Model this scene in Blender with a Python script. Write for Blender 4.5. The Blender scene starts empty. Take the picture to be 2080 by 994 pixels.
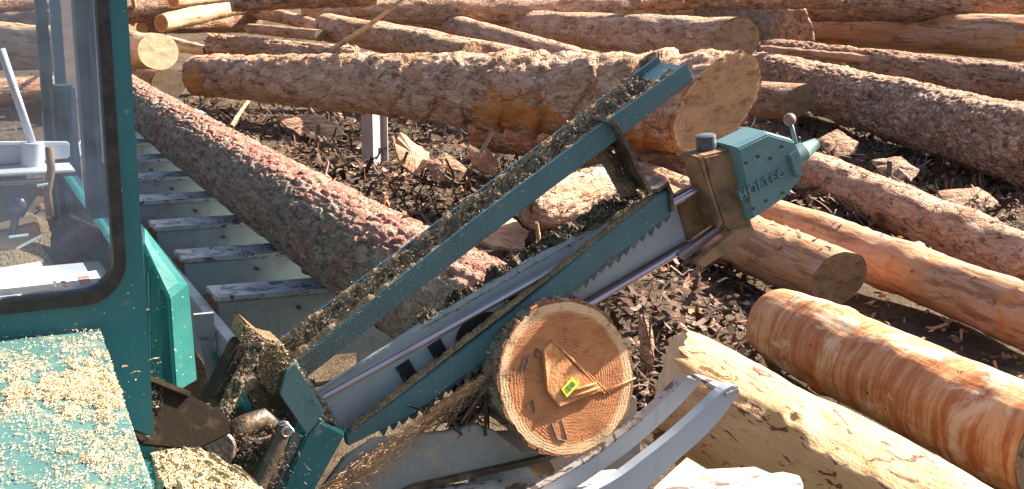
import bpy, bmesh, math, random
import numpy as np
from mathutils import Vector, Matrix
random.seed(7); np.random.seed(7)
SC = bpy.context.scene
COL = SC.collection
rad = math.radians

# ------------------------------------------------------------------ camera
CAM_H, PITCH, FPX = 2.35, rad(13.0), 2800.0
cam_d = bpy.data.cameras.new('camera'); cam = bpy.data.objects.new('camera', cam_d); COL.objects.link(cam)
cam_d.sensor_width = 36.0; cam_d.lens = FPX/2080.0*36.0
cam_d.clip_start = 0.05; cam_d.clip_end = 2000
cam.location = (0, 0, CAM_H); cam.rotation_euler = (math.pi/2-PITCH, 0, 0)
SC.camera = cam
# ------------------------------------------------------------------ light
SUN = Vector((0.72, 0.36, 0.60)).normalized()
w = bpy.data.worlds.new('World'); SC.world = w; w.use_nodes = True
wn = w.node_tree.nodes; wl = w.node_tree.links
sky = wn.new('ShaderNodeTexSky'); sky.sky_type = 'NISHITA'; sky.sun_disc = False; sky.dust_density = 3.5; sky.air_density = 1.0; sky.ozone_density = .6
sky.sun_elevation = math.asin(SUN.z); sky.sun_rotation = math.atan2(SUN.x, SUN.y)
wn['Background'].inputs['Strength'].default_value = 0.053
wl.new(sky.outputs[0], wn['Background'].inputs[0])
sd = bpy.data.lights.new('sun', 'SUN'); sd.energy = 5.0; sd.angle = rad(0.5); sd.color = (1.0, 0.89, 0.74)
so = bpy.data.objects.new('sun', sd); COL.objects.link(so)
so.rotation_euler = SUN.to_track_quat('Z', 'Y').to_euler(); so.location = (20, 12, 20)
SC.view_settings.view_transform = 'Standard'; SC.view_settings.look = 'None'
SC.view_settings.exposure = 2.38; SC.view_settings.gamma = 1.0
SC.view_settings.use_curve_mapping = False

# ------------------------------------------------------------------ place measuring: sight lines from the survey point
EYE = Vector((0, 0, CAM_H))
def ray(px, py):
    a = (px-1040)/FPX; b = (497-py)/FPX
    return Vector((a, math.cos(PITCH)+b*math.sin(PITCH), -math.sin(PITCH)+b*math.cos(PITCH)))
def at_z(px, py, z):
    d = ray(px, py); return EYE + d*((z-CAM_H)/d.z)
def at_plane(px, py, P0, n):
    d = ray(px, py); return EYE + d*((P0-EYE).dot(n)/d.dot(n))
def depth(p): return (p-EYE).dot(Vector((0, math.cos(PITCH), -math.sin(PITCH))))

# ------------------------------------------------------------------ numpy gradient noise
_rs = np.random.RandomState(3)
_perm = _rs.permutation(256); _perm = np.concatenate([_perm, _perm, _perm])
_g = _rs.normal(size=(256, 3)); _g /= np.linalg.norm(_g, axis=1)[:, None]
def pn(x, y, z):
    x, y, z = np.broadcast_arrays(np.asarray(x, float), np.asarray(y, float), np.asarray(z, float))
    xi = np.floor(x).astype(int); yi = np.floor(y).astype(int); zi = np.floor(z).astype(int)
    xf = x-xi; yf = y-yi; zf = z-zi
    f = lambda t: t*t*t*(t*(t*6-15)+10)
    u, v, w_ = f(xf), f(yf), f(zf)
    xi &= 255; yi &= 255; zi &= 255
    r = 0
    for i in (0, 1):
        for j in (0, 1):
            for k in (0, 1):
                h = _perm[_perm[_perm[(xi+i) & 255]+((yi+j) & 255)]+((zi+k) & 255)]
                g = _g[h]
                d = g[..., 0]*(xf-i)+g[..., 1]*(yf-j)+g[..., 2]*(zf-k)
                r = r + d*(u if i else 1-u)*(v if j else 1-v)*(w_ if k else 1-w_)
    return r*1.5
def fbm(x, y, z, o=4, gain=.5):
    s = 0; a = 1; 
    for i in range(o):
        s = s + a*pn(x*2**i+i*17.3, y*2**i+i*5.1, z*2**i-i*9.7); a *= gain
    return s

def worley(x, y, z):
    """difference of the two nearest cell distances: 0 on the borders between plates"""
    x, y, z = np.broadcast_arrays(x, y, z); xi = np.floor(x).astype(int); yi = np.floor(y).astype(int); zi = np.floor(z).astype(int)
    d1 = np.full(x.shape, 9.); d2 = d1.copy(); hid = np.zeros(x.shape, int)
    J = _g*.45
    for i in (-1, 0, 1):
        for j in (-1, 0, 1):
            for k in (-1, 0, 1):
                h = _perm[_perm[_perm[(xi+i) & 255]+((yi+j) & 255)]+((zi+k) & 255)]
                o = J[h]
                d = np.sqrt((xi+i+.5+o[..., 0]-x)**2+(yi+j+.5+o[..., 1]-y)**2+(zi+k+.5+o[..., 2]-z)**2)
                n1 = d < d1
                d2 = np.where(n1, d1, np.minimum(d2, d)); hid = np.where(n1, h, hid); d1 = np.minimum(d1, d)
    return d2-d1, hid/255.

# ------------------------------------------------------------------ object helpers
def tag(o, label=None, cat=None, group=None, kind=None):
    if label: o['label'] = label
    if cat: o['category'] = cat
    if group: o['group'] = group
    if kind: o['kind'] = kind
    return o
def thing(name, label, cat, loc, group=None):
    o = bpy.data.objects.new(name, None); COL.objects.link(o); o.location = loc; o.empty_display_size = .1
    o['base'] = [float(c) for c in loc]
    del o['base']
    _loc[o.name] = Vector(loc)
    return tag(o, label, cat, group)
_loc = {}
def adopt(o, parent):
    """parent o (given in world space) keeping its place; roots carry only a translation"""
    if parent is not None:
        o.parent = parent
        M = Matrix.Identity(4)
        if parent.name in _loc: M = Matrix.Translation(-_loc[parent.name])
        elif parent.name in _frm: M = _frm[parent.name].inverted()
        o.matrix_parent_inverse = M
_frm = {}
def mk(name, verts, faces, mat, parent=None, smooth=False, bevel=0, M=None, uv=None, autosmooth=False):
    me = bpy.data.meshes.new(name)
    if isinstance(verts, np.ndarray): verts = verts.tolist()
    me.from_pydata([tuple(v) for v in verts], [], faces)
    if uv is not None:
        ul = me.uv_layers.new(name='UVMap')
        li = np.zeros(len(me.loops), int); me.loops.foreach_get('vertex_index', li)
        ul.data.foreach_set('uv', np.asarray(uv, dtype=np.float32)[li].ravel())
    me.validate()
    bm = bmesh.new(); bm.from_mesh(me)
    if len(faces) < 4000: bmesh.ops.recalc_face_normals(bm, faces=bm.faces)
    if bevel:
        bmesh.ops.bevel(bm, geom=[e for e in bm.edges if len(e.link_faces) == 2 and e.calc_face_angle(0) > .5], offset=bevel, segments=2, affect='EDGES', clamp_overlap=True)
    bm.to_mesh(me); bm.free()
    if smooth:
        me.polygons.foreach_set('use_smooth', [True]*len(me.polygons))
        if autosmooth: me.set_sharp_from_angle(angle=rad(38))
    me.materials.append(mat)
    o = bpy.data.objects.new(name, me); COL.objects.link(o)
    if M is not None: o.matrix_basis = M
    _frm[o.name] = M.copy() if M is not None else Matrix.Identity(4)
    adopt(o, parent)
    return o
def share(src, name, M, parent):
    o = bpy.data.objects.new(name, src.data); COL.objects.link(o); o.matrix_basis = M; adopt(o, parent); _frm[o.name] = M.copy(); return o
def prism(pts, vec):
    n = len(pts); vec = Vector(vec)
    v = [Vector(p) for p in pts]+[Vector(p)+vec for p in pts]
    f = [tuple(range(n)), tuple(range(2*n-1, n-1, -1))]+[(i, (i+1) % n, n+(i+1) % n, n+i) for i in range(n)]
    return v, f
def join(*parts):
    V = []; F = []
    for v, f in parts:
        b = len(V); V += list(v); F += [tuple(i+b for i in q) for q in f]
    return V, F
def beam(p, q, side, up, wd, ht):
    """box along p->q; side / up are unit-ish directions; centred on the line"""
    p = Vector(p); q = Vector(q); s = Vector(side).normalized()*wd/2; t = Vector(up).normalized()*ht/2
    return prism([p-s-t, p+s-t, p+s+t, p-s+t], q-p)
def tube(path, r, n=12, cap=True):
    path = [Vector(p) for p in path]; V = []; F = []
    rs = r if isinstance(r, (list, tuple)) else [r]*len(path)
    a = None
    for i, p in enumerate(path):
        d = (path[min(i+1, len(path)-1)]-path[max(i-1, 0)]).normalized()
        if a is None: a = d.orthogonal().normalized()
        a = (a-d*a.dot(d)).normalized(); b = d.cross(a)
        for k in range(n):
            t = 2*math.pi*k/n; V.append(p+(a*math.cos(t)+b*math.sin(t))*rs[i])
    for i in range(len(path)-1):
        for k in range(n):
            F.append((i*n+k, i*n+(k+1) % n, (i+1)*n+(k+1) % n, (i+1)*n+k))
    if cap:
        F.append(tuple(range(n-1, -1, -1))); m = (len(path)-1)*n; F.append(tuple(range(m, m+n)))
    return V, F
def sphere(c, r, n=14, m=9, sq=(1, 1, 1)):
    V = []; F = []
    for i in range(m+1):
        ph = math.pi*i/m
        for k in range(n):
            t = 2*math.pi*k/n
            V.append(Vector(c)+Vector((math.sin(ph)*math.cos(t)*sq[0], math.sin(ph)*math.sin(t)*sq[1], math.cos(ph)*sq[2]))*r)
    for i in range(m):
        for k in range(n): F.append((i*n+k, i*n+(k+1) % n, (i+1)*n+(k+1) % n, (i+1)*n+k))
    return V, F

# ------------------------------------------------------------------ materials
class MT:
    def __init__(s, name, rough=.8, spec=.3, metal=0):
        s.m = bpy.data.materials.new(name); s.m.use_nodes = True
        s.t = s.m.node_tree; s.b = s.t.nodes['Principled BSDF']
        s.b.inputs['Roughness'].default_value = rough; s.b.inputs['Specular IOR Level'].default_value = spec
        s.b.inputs['Metallic'].default_value = metal
    def n(s, ty, **kw):
        nd = s.t.nodes.new('ShaderNode'+ty)
        for k, v in kw.items():
            if k[0] == '_': setattr(nd, k[1:], v)
            else:
                k2 = k.replace('_', ' ')
                s.set(nd.inputs[int(k[1:]) if k[0] == 'i' and k[1:].isdigit() else k2], v)
        return nd
    def set(s, inp, v):
        if hasattr(v, 'is_output'): s.t.links.new(v, inp)
        else:
            if isinstance(v, tuple) and len(v) == 3 and inp.type == 'RGBA': v = v+(1,)
            inp.default_value = v
    def obj(s, scale=(1, 1, 1), rand=True):
        c = s.n('TexCoord').outputs['Object']
        m = s.n('Mapping', Vector=c, Scale=scale)
        if rand:
            r = s.n('ObjectInfo').outputs['Random']
            mul = s.n('Math', i0=r, i1=37.0, _operation='MULTIPLY').outputs[0]
            m2 = s.n('VectorMath', i0=m.outputs[0], i1=mul, _operation='ADD'); return m2.outputs[0]
        return m.outputs[0]
    def noise(s, vec, scale, detail=5, rough=.55, dist=0):
        return s.n('TexNoise', Vector=vec, Scale=scale, Detail=detail, Roughness=rough, Distortion=dist).outputs['Fac']
    def ramp(s, fac, lo, hi, a=0.0, b=1.0):
        return s.n('MapRange', Value=fac, i1=lo, i2=hi, i3=a, i4=b, _interpolation_type='SMOOTHSTEP').outputs[0]
    def mix(s, f, a, b, mode='MIX'):
        nd = s.n('Mix', _data_type='RGBA', _blend_type=mode)
        s.set(nd.inputs[0], f); s.set(nd.inputs[6], a); s.set(nd.inputs[7], b); return nd.outputs[2]
    def math(s, op, a, b): return s.n('Math', i0=a, i1=b, _operation=op).outputs[0]
    def col(s, v): s.set(s.b.inputs['Base Color'], v)
    def bump(s, h, strength=.5, dist=.01):
        nd = s.n('Bump', Height=h, Strength=strength, Distance=dist); s.t.links.new(nd.outputs[0], s.b.inputs['Normal'])

def bark_mat(name, c1, c2, c3, c4=None, sc=1.0, bump=.6, stretch=.3, c4t=.6, rough=.85, plates=0.5, dist=.02, spec=.25, sun_side=None):
    m = MT(name, rough, spec)
    v = m.obj(); vs = m.obj((stretch, 1, 1))
    big = m.noise(v, 2.3*sc, 6, .6, .6); strk = m.noise(vs, 16*sc, 8, .68, .5); fine = m.noise(vs, 60*sc, 6, .7)
    warp = m.n('VectorMath', i0=vs, i1=m.n('VectorMath', i0=m.n('TexNoise', Vector=v, Scale=9*sc, Detail=3.0).outputs['Color'], i1=(.09, .09, .09), _operation='MULTIPLY').outputs[0], _operation='ADD').outputs[0]
    vo = m.n('TexVoronoi', Vector=warp, Scale=15*sc, _feature='DISTANCE_TO_EDGE').outputs['Distance']
    vc = m.n('TexVoronoi', Vector=warp, Scale=15*sc).outputs['Color']
    cell = m.n('SeparateColor', Color=vc).outputs[0]
    c = m.mix(m.ramp(big, .38, .62), c1, c2)
    if sun_side:
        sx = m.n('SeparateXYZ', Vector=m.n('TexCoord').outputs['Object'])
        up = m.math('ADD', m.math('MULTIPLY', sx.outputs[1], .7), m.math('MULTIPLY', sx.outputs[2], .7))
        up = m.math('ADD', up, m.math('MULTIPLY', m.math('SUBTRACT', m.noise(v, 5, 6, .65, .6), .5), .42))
        c = m.mix(m.ramp(up, -.02, .09, 0, .92), c, sun_side)  # sunward upper right side tinted redder, painting lit bark into the colour
    c = m.mix(m.ramp(strk, .51, .61), c, c3)
    c = m.mix(m.math('MULTIPLY', plates, m.ramp(cell, .3, .9)), c, tuple(min(1, x*1.5+.03) for x in c2))
    if c4:
        c = m.mix(m.ramp(m.noise(v, 3.4*sc, 7, .65, .8), c4t, c4t+.08), c, c4)
    c = m.mix(m.ramp(fine, .38, .72, 0, .55), c, tuple(x*.45 for x in c1))
    m.col(c)
    h = m.math('ADD', m.math('MULTIPLY', m.ramp(vo, 0, .12), plates*1.2), m.math('ADD', m.math('MULTIPLY', strk, -1.3), m.math('MULTIPLY', fine, .5)))
    m.bump(h, bump, dist)
    return m.m
M_bark_big = bark_mat('bark_scaled', (.36, .20, .11), (.41, .27, .195), (.16, .082, .045), (.42, .19, .07), 1.0, .9, .5, .60)
M_bark_red = bark_mat('bark_red', (.35, .205, .145), (.285, .245, .175), (.12, .065, .045), (.40, .155, .12), 1.6, 1.0, .3, .57, plates=.5, dist=.03, sun_side=(.54, .175, .13))
M_bark_pink = bark_mat('bark_pink', (.37, .19, .105), (.41, .27, .195), (.14, .068, .036), (.44, .165, .055), 1.1, .9, .25, .60)
M_bark_dark = bark_mat('bark_dark', (.27, .135, .075), (.32, .195, .135), (.085, .045, .026), (.36, .14, .05), 1.2, .9, .35, .60)
M_bark_plate = bark_mat('bark_plated', (.39, .215, .13), (.44, .29, .21), (.12, .06, .04), (.40, .29, .24), 1.5, 1.0, .45, .6, plates=.9, dist=.04)
M_bark_half = bark_mat('half_peeled_bark', (.42, .225, .115), (.44, .265, .18), (.22, .10, .04), (.48, .19, .055), .8, .5, .12, .55, rough=.5, plates=.15)
M_bark_buff = bark_mat('thin_buff_bark', (.42, .27, .15), (.52, .37, .23), (.24, .12, .06), (.55, .24, .08), .9, .4, .12, .60, rough=.6, plates=.1)
M_orange_bare = bark_mat('bare_orange_wood', (.44, .17, .05), (.40, .20, .08), (.20, .07, .025), None, 1.2, .5, .2, plates=.1)
M_red_bare = bark_mat('bare_red_bark', (.55, .17, .15), (.48, .21, .15), (.22, .06, .05), (.60, .28, .08), 2.2, .9, .3, .6, plates=.3)
def peeled_mat():
    m = MT('peeled_pale_wood', .6, .3); v = m.obj(); vs = m.obj((.10, 1, 1)); vt = m.obj((.45, 1, 1))
    c = m.mix(m.ramp(m.noise(vs, 9, 6, .6), .35, .7), (.54, .345, .16), (.46, .255, .105))
    c = m.mix(m.ramp(m.noise(v, 2.6, 6, .65, 1.0), .52, .66, 0, .7), c, (.40, .24, .10))
    c = m.mix(m.ramp(m.noise(vs, 42, 6, .75), .5, .7, 0, .55), c, (.38, .22, .09))
    fl = m.noise(vt, 18, 6, .62, 1.4)
    c = m.mix(m.ramp(fl, .59, .62), c, (.16, .065, .022))
    fl2 = m.noise(m.obj((.55, 1, 1)), 46, 4, .55, .6)
    c = m.mix(m.math('MULTIPLY', m.ramp(fl2, .62, .66), m.ramp(m.noise(v, 4, 4), .4, .55)), c, (.18, .08, .03))
    c = m.mix(m.ramp(m.noise(m.obj((.3, 1, 1)), 7, 5, .6, 2.0), .66, .70, 0, .8), c, (.30, .14, .05))
    m.col(c); m.bump(m.math('ADD', m.math('ADD', m.noise(vs, 30, 7, .7), m.math('MULTIPLY', m.noise(v, 11, 6, .65), 1.2)), m.math('MULTIPLY', m.ramp(fl, .6, .66), .8)), .7, .02); return m.m
M_peeled = peeled_mat()
def banded_mat():
    m = MT('stained_orange_wood', .5, .35); v = m.obj(); vb = m.obj((1, .16, .16)); vl = m.obj((.12, 1, 1))
    b = m.noise(vb, 7, 10, .74, .5); b2 = m.noise(m.obj((1, .10, .10)), 36, 5, .7, .2)
    big = m.noise(v, 3.0, 7, .65, .6)
    c = m.mix(m.ramp(b, .40, .60), (.56, .32, .145), (.36, .108, .028))
    c = m.mix(m.ramp(b2, .50, .68, 0, .7), c, (.29, .082, .02))
    c = m.mix(m.ramp(m.noise(vl, 8, 6, .65, .4), .54, .68, 0, .65), c, (.34, .11, .03))
    c = m.mix(m.ramp(big, .50, .58, 0, .8), c, (.62, .45, .30))
    c = m.mix(m.ramp(m.noise(m.obj((.7, 1, 1)), 6, 6, .7, 1.5), .63, .66, 0, .8), c, (.17, .07, .03))
    c = m.mix(m.ramp(m.noise(m.obj((.4, 1, 1)), 19, 5, .6, 1.2), .665, .69), c, (.10, .04, .02))
    m.col(c); m.bump(m.math('ADD', m.math('ADD', b2, m.noise(vl, 30, 5, .7)), m.noise(v, 14, 6, .65)), .5, .012); return m.m
M_banded = banded_mat()
def cut_mat(name, heart, sap, ringc, barkc, sap_at=.84, rings=38, saw=.35, dirt=.35):
    m = MT(name, .75, .2)
    uv = m.n('TexCoord').outputs['UV']
    dis = m.n('VectorMath', i0=uv, i1=m.n('VectorMath', i0=m.n('TexNoise', Vector=uv, Scale=2.2, Detail=3.0).outputs['Color'], i1=(.26, .26, 0), _operation='MULTIPLY').outputs[0], _operation='ADD').outputs[0]
    r = m.n('VectorMath', i0=uv, _operation='LENGTH').outputs['Value']
    rw = m.n('VectorMath', i0=m.n('VectorMath', i0=dis, i1=(-.10, -.02, 0), _operation='ADD').outputs[0], _operation='LENGTH').outputs['Value']
    ring = m.n('Math', i0=m.math('MULTIPLY', rw, rings*2.6), _operation='SINE').outputs[0]
    ring = m.math('MULTIPLY', ring, m.ramp(m.noise(uv, 3, 4, .6), .3, .7))
    sawm = m.n('TexNoise', Vector=m.n('Mapping', Vector=uv, Rotation=(0, 0, .6), Scale=(2.5, 34, 1)).outputs[0], Scale=1.0, Detail=6.0, Roughness=.65).outputs['Fac']
    c = m.mix(m.ramp(m.noise(uv, 1.8, 5, .6), .35, .65), heart, tuple(x*.82 for x in heart))
    c = m.mix(m.ramp(ring, .1, 1, 0, .62), c, ringc)
    c = m.mix(m.ramp(sawm, .45, .75, 0, saw), c, tuple(min(1, x*1.35) for x in heart))
    rj = m.math('ADD', r, m.math('MULTIPLY', m.math('SUBTRACT', m.noise(uv, 5, 4), .5), .07))
    c = m.mix(m.ramp(rj, sap_at-.03, sap_at+.04), c, sap)
    c = m.mix(m.ramp(m.noise(m.n('Mapping', Vector=uv, Scale=(1.0, 2.6, 1)).outputs[0], 2.3, 8, .7, .7), .48, .68, 0, dirt), c, tuple(x*.5 for x in ringc))
    sx = m.n('SeparateXYZ', Vector=uv); ang = m.math('ARCTAN2', sx.outputs[0], sx.outputs[1])
    cv = m.n('CombineXYZ', i0=m.math('MULTIPLY', ang, 1.7), i1=m.math('MULTIPLY', r, .55))
    ck = m.n('Math', i0=m.math('SUBTRACT', m.noise(cv.outputs[0], 2.1, 5, .6), .5), _operation='ABSOLUTE').outputs[0]
    ck = m.math('MULTIPLY', m.ramp(ck, .010, .003), m.ramp(m.noise(uv, 2.7, 3), .45, .6))
    c = m.mix(m.math('MULTIPLY', ck, .85), c, tuple(x*.25 for x in ringc))
    c = m.mix(m.ramp(rj, .955, .97), c, barkc)
    m.col(c); m.bump(m.math('ADD', m.math('MULTIPLY', ring, .3), m.math('ADD', sawm, m.noise(uv, 40, 4))), .35, .006)
    return m.m
M_cut_fresh = cut_mat('fresh_orange_cut', (.39, .155, .065), (.54, .34, .19), (.25, .08, .028), (.17, .07, .035), rings=58, saw=.5)
M_cut_grey = cut_mat('weathered_cut', (.31, .215, .14), (.36, .255, .165), (.17, .10, .055), (.17, .085, .045), .9, 34, saw=.6, dirt=.7)
M_cut_pale = cut_mat('pale_cut', (.60, .47, .30), (.64, .50, .32), (.48, .34, .19), (.42, .25, .13), .9, 22)
M_cut_dark = cut_mat('dark_cut', (.22, .155, .095), (.25, .18, .11), (.13, .085, .05), (.12, .065, .04), .9, 24, dirt=.8)
M_cut_tan = cut_mat('tan_cut', (.42, .26, .13), (.46, .31, .17), (.27, .15, .07), (.25, .13, .06), .9, 24)

def paint_mat(name, c, dust=(.45, .30, .16), dust_lo=.60, dust_hi=.75, speck=.72, rough=.38, var=.15, chip=None, wear=.66):
    m = MT(name, rough, .5); v = m.obj(rand=True)
    big = m.noise(v, 3.0, 6, .6)
    k = m.mix(m.ramp(big, .35, .65), c, tuple(x*(1-var) for x in c))
    k = m.mix(m.ramp(m.noise(v, 14, 7, .7), dust_lo, dust_hi, 0, .75), k, dust)
    if chip: k = m.mix(m.ramp(m.noise(m.obj((1, 1, 2.2)), 16, 7, .65, .7), wear, wear+.03), k, chip)
    k = m.mix(m.ramp(m.noise(m.obj((1.6, 1.6, .16)), 9, 7, .7, .3), .52, .72, 0, .42), k, tuple(x*.55+.012 for x in c))
    k = m.mix(m.ramp(m.noise(m.n('Mapping', Vector=v, Rotation=(.5, .8, .3), Scale=(1, 26, 26)).outputs[0], 4.5, 4, .55), .685, .72, 0, .5), k, tuple(min(.8, x*1.6+.06) for x in c))
    sp = m.n('TexVoronoi', Vector=v, Scale=120.0); 
    spk = m.math('MULTIPLY', m.ramp(m.math('ADD', sp.outputs['Distance'], m.math('MULTIPLY', m.noise(v, 60, 2), .35)), .36, .26), m.ramp(m.n('SeparateColor', Color=sp.outputs['Color']).outputs[0], speck, speck+.05))
    k = m.mix(spk, k, (.75, .66, .50))
    m.col(k)
    m.set(m.b.inputs['Roughness'], m.ramp(m.noise(v, 9, 5), .3, .7, rough-.08, rough+.2))
    m.bump(m.math('ADD', m.noise(v, 130, 3), m.math('MULTIPLY', m.noise(v, 8, 4), .6)), .10, .004)
    return m.m
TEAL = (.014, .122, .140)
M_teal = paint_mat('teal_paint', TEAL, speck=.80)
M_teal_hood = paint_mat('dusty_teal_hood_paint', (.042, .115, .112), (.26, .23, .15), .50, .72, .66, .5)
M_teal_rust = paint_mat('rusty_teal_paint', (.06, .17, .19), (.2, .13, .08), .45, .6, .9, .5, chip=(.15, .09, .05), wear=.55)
M_teal_lit = paint_mat('teal_paint_lit', (.018, .150, .138), speck=.74)  # brighter teal copy for sunlit parts, the light put into the colour
M_teal_saw = paint_mat('teal_saw_paint', (.045, .115, .138), (.20, .15, .09), .56, .78, .86)
M_teal_cast = paint_mat('teal_cast_paint', (.085, .175, .19), (.22, .17, .12), .54, .76, .88, chip=(.13, .09, .06), wear=.66)
M_white = paint_mat('greyish_white_paint', (.33, .355, .385), (.33, .26, .20), .62, .8, .93, .45, .1)
M_white_worn = paint_mat('worn_white_paint', (.34, .31, .30), (.22, .14, .10), .50, .72, .9, .5, .1, chip=(.09, .06, .05), wear=.54)
M_kick = paint_mat('white_channel_paint', (.36, .385, .44), (.30, .25, .22), .64, .8, .95, .45, .08, chip=(.10, .10, .12), wear=.73)
M_plate = paint_mat('dusty_grey_plate', (.25, .24, .235), (.36, .25, .17), .45, .75, .85, .6, .25, chip=(.20, .12, .08), wear=.70)
M_cpanel = paint_mat('pale_green_grey_paint', (.225, .27, .28), (.16, .13, .10), .48, .72, .93, .45, .18, chip=(.10, .09, .08), wear=.71)
M_lip = paint_mat('scuffed_lip_paint', (.29, .32, .345), (.22, .16, .11), .45, .65, .9, .5, .1, chip=(.05, .045, .042), wear=.54)
M_steel_post = paint_mat('galvanised_post', (.27, .25, .27), (.2, .16, .13), .6, .8, .97, .5, .15)
def simple(name, c, rough=.6, metal=0, sc=20, var=.4, bump=.15, c2=None, lo=.4, hi=.65, spec=.4):
    m = MT(name, rough, spec, metal); v = m.obj()
    m.col(m.mix(m.ramp(m.noise(v, sc, 6, .6), lo, hi), c, c2 or tuple(x*(1-var) for x in c))); m.bump(m.noise(v, sc*4, 4), bump, .005); return m.m
M_rust = simple('rusty_steel', (.23, .13, .065), .75, .1, 12, c2=(.10, .062, .038), bump=.5)
M_rod = simple('polished_rod', (.42, .38, .44), .28, .9, 6, c2=(.20, .16, .15), lo=.5, hi=.75)
M_tooth = simple('worn_tooth_steel', (.04, .075, .088), .45, .2, 30, c2=(.13, .12, .11), lo=.45, hi=.6)
M_blackish = simple('near_black_plate', (.018, .014, .011), .95, 0, 22, c2=(.05, .034, .022), lo=.5, hi=.7, bump=.3, spec=.03)  # near-black with hardly any gloss
M_rubber = simple('black_rubber', (.014, .013, .013), .55, 0, 30, c2=(.035, .03, .027))
M_grease = simple('greasy_dark_steel', (.045, .032, .025), .5, .2, 22, c2=(.15, .095, .055), lo=.45, hi=.7, bump=.6)
M_black = simple('black_lettering', (.02, .02, .022), .5)
M_ink = simple('blue_crayon', (.11, .10, .11), .8)
M_tagy = simple('yellow_plastic', (.72, .70, .05), .4, 0, 50, c2=(.5, .6, .06))
M_tagp = simple('green_print', (.10, .22, .04), .5)
M_paper = simple('white_paper', (.82, .80, .74), .8, 0, 4, .05, .05)
M_redprint = simple('red_print', (.7, .3, .28), .8)
M_dknob = simple('dark_knob', (.06, .07, .09), .4)
M_ball = simple('worn_red_ball', (.22, .11, .10), .35, c2=(.13, .07, .07))
M_whitetray = simple('white_tray_paint', (.62, .64, .70), .4, 0, 8, .12)
M_interior = simple('cab_interior_teal', (.02, .085, .09), .5, 0, 9, .4)
M_console = simple('console_olive', (.16, .17, .11), .7, 0, 9, .3)
def glass():
    m = MT('window_glass', 0.0, .5)
    nt = m.t; nt.nodes.remove(m.b)
    out = nt.nodes['Material Output']
    tr = m.n('BsdfTransparent', Color=(.80, .86, .90)); gl = m.n('BsdfGlossy', Color=(.95, .97, 1.0), Roughness=.01)
    fr = m.n('Fresnel', IOR=1.5)
    f = m.math('ADD', m.math('MULTIPLY', fr.outputs[0], 1.6), .03)
    ms = m.n('MixShader', i0=f, i1=tr.outputs[0], i2=gl.outputs[0])
    # bluish haze painted into the pane in place of its reflections
    df = m.n('BsdfDiffuse', Color=(.42, .52, .72))
    ms2 = m.n('MixShader', i0=m.ramp(m.noise(m.obj(), 3.5, 8, .65, .8), .36, .66, .07, .30), i1=ms.outputs[0], i2=df.outputs[0])
    nt.links.new(ms2.outputs[0], out.inputs['Surface']); return m.m
M_glass = glass()
def dust_mat(name, a, b, c, sc=60):
    m = MT(name, .95, .1); v = m.obj()
    n1 = m.noise(v, sc, 4, .7); vo = m.n('TexVoronoi', Vector=v, Scale=sc*2.2); ce = m.n('SeparateColor', Color=vo.outputs['Color']).outputs[0]
    k = m.mix(m.ramp(ce, .3, .8), a, b); k = m.mix(m.ramp(n1, .5, .62), k, c)
    m.col(k); m.bump(m.math('ADD', m.math('MULTIPLY', vo.outputs['Distance'], -1.0), n1), 1.0, .012); return m.m
M_dust_dark = dust_mat('damp_sawdust', (.095, .070, .050), (.19, .15, .108), (.03, .023, .017), 42)
M_dust_tan = dust_mat('dry_sawdust', (.30, .21, .13), (.38, .28, .18), (.19, .13, .075), 110)
M_powder = dust_mat('fine_sawdust', (.58, .43, .26), (.68, .55, .38), (.44, .29, .16), 120)
M_dust_brown = dust_mat('brown_sawdust_cake', (.20, .13, .075), (.27, .18, .105), (.13, .08, .045), 70)
def island_mat(name, cols, rough=.85):
    m = MT(name, rough, .2)
    g = m.n('NewGeometry').outputs['Random Per Island']
    r = m.n('ValToRGB', Fac=g); e = r.color_ramp.elements
    for i, c in enumerate(cols):
        p = i/(len(cols)-1)
        if i == 0: e[0].color = c+(1,)
        elif i == len(cols)-1: e[-1].color = c+(1,); e[-1].position = 1
        else:
            x = e.new(p); x.color = c+(1,)
    m.col(m.mix(m.ramp(m.noise(m.obj(), 35, 5, .7), .4, .65, 0, .5), r.outputs[0], tuple(x*.5 for x in cols[0]))); m.bump(m.noise(m.obj(), 90, 4), .4, .006)
    return m.m
M_grain = island_mat('sawdust_grains', [(.60, .42, .23), (.72, .57, .39), (.76, .64, .48), (.55, .32, .15), (.68, .52, .34)])
M_grain_d = island_mat('damp_grains', [(.025, .019, .014), (.13, .10, .07), (.04, .03, .021), (.21, .165, .12), (.02, .016, .012), (.06, .045, .03)])
M_grain_t = island_mat('tan_grains', [(.30, .215, .135), (.40, .30, .20), (.22, .155, .095), (.34, .25, .16)])
M_grain_o = island_mat('orange_spray', [(.48, .27, .14), (.58, .36, .20), (.42, .21, .10), (.60, .42, .28)])
M_strips = island_mat('bark_strips', [(.02, .013, .009), (.10, .055, .035), (.025, .016, .011), (.24, .13, .085), (.025, .016, .011), (.22, .16, .135), (.03, .018, .012), (.14, .07, .042), (.02, .013, .01)])  # near-black entries paint the shadow gaps of the tangle into the colour
M_flake = island_mat('loose_bark_flakes', [(.24, .13, .09), (.34, .22, .17), (.18, .10, .07), (.45, .22, .10), (.30, .21, .18)])
M_slab = bark_mat('bark_slab_inner', (.42, .23, .145), (.48, .30, .21), (.28, .13, .07), (.55, .27, .12), 2.2, .5, .2, .6, plates=.2)
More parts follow.
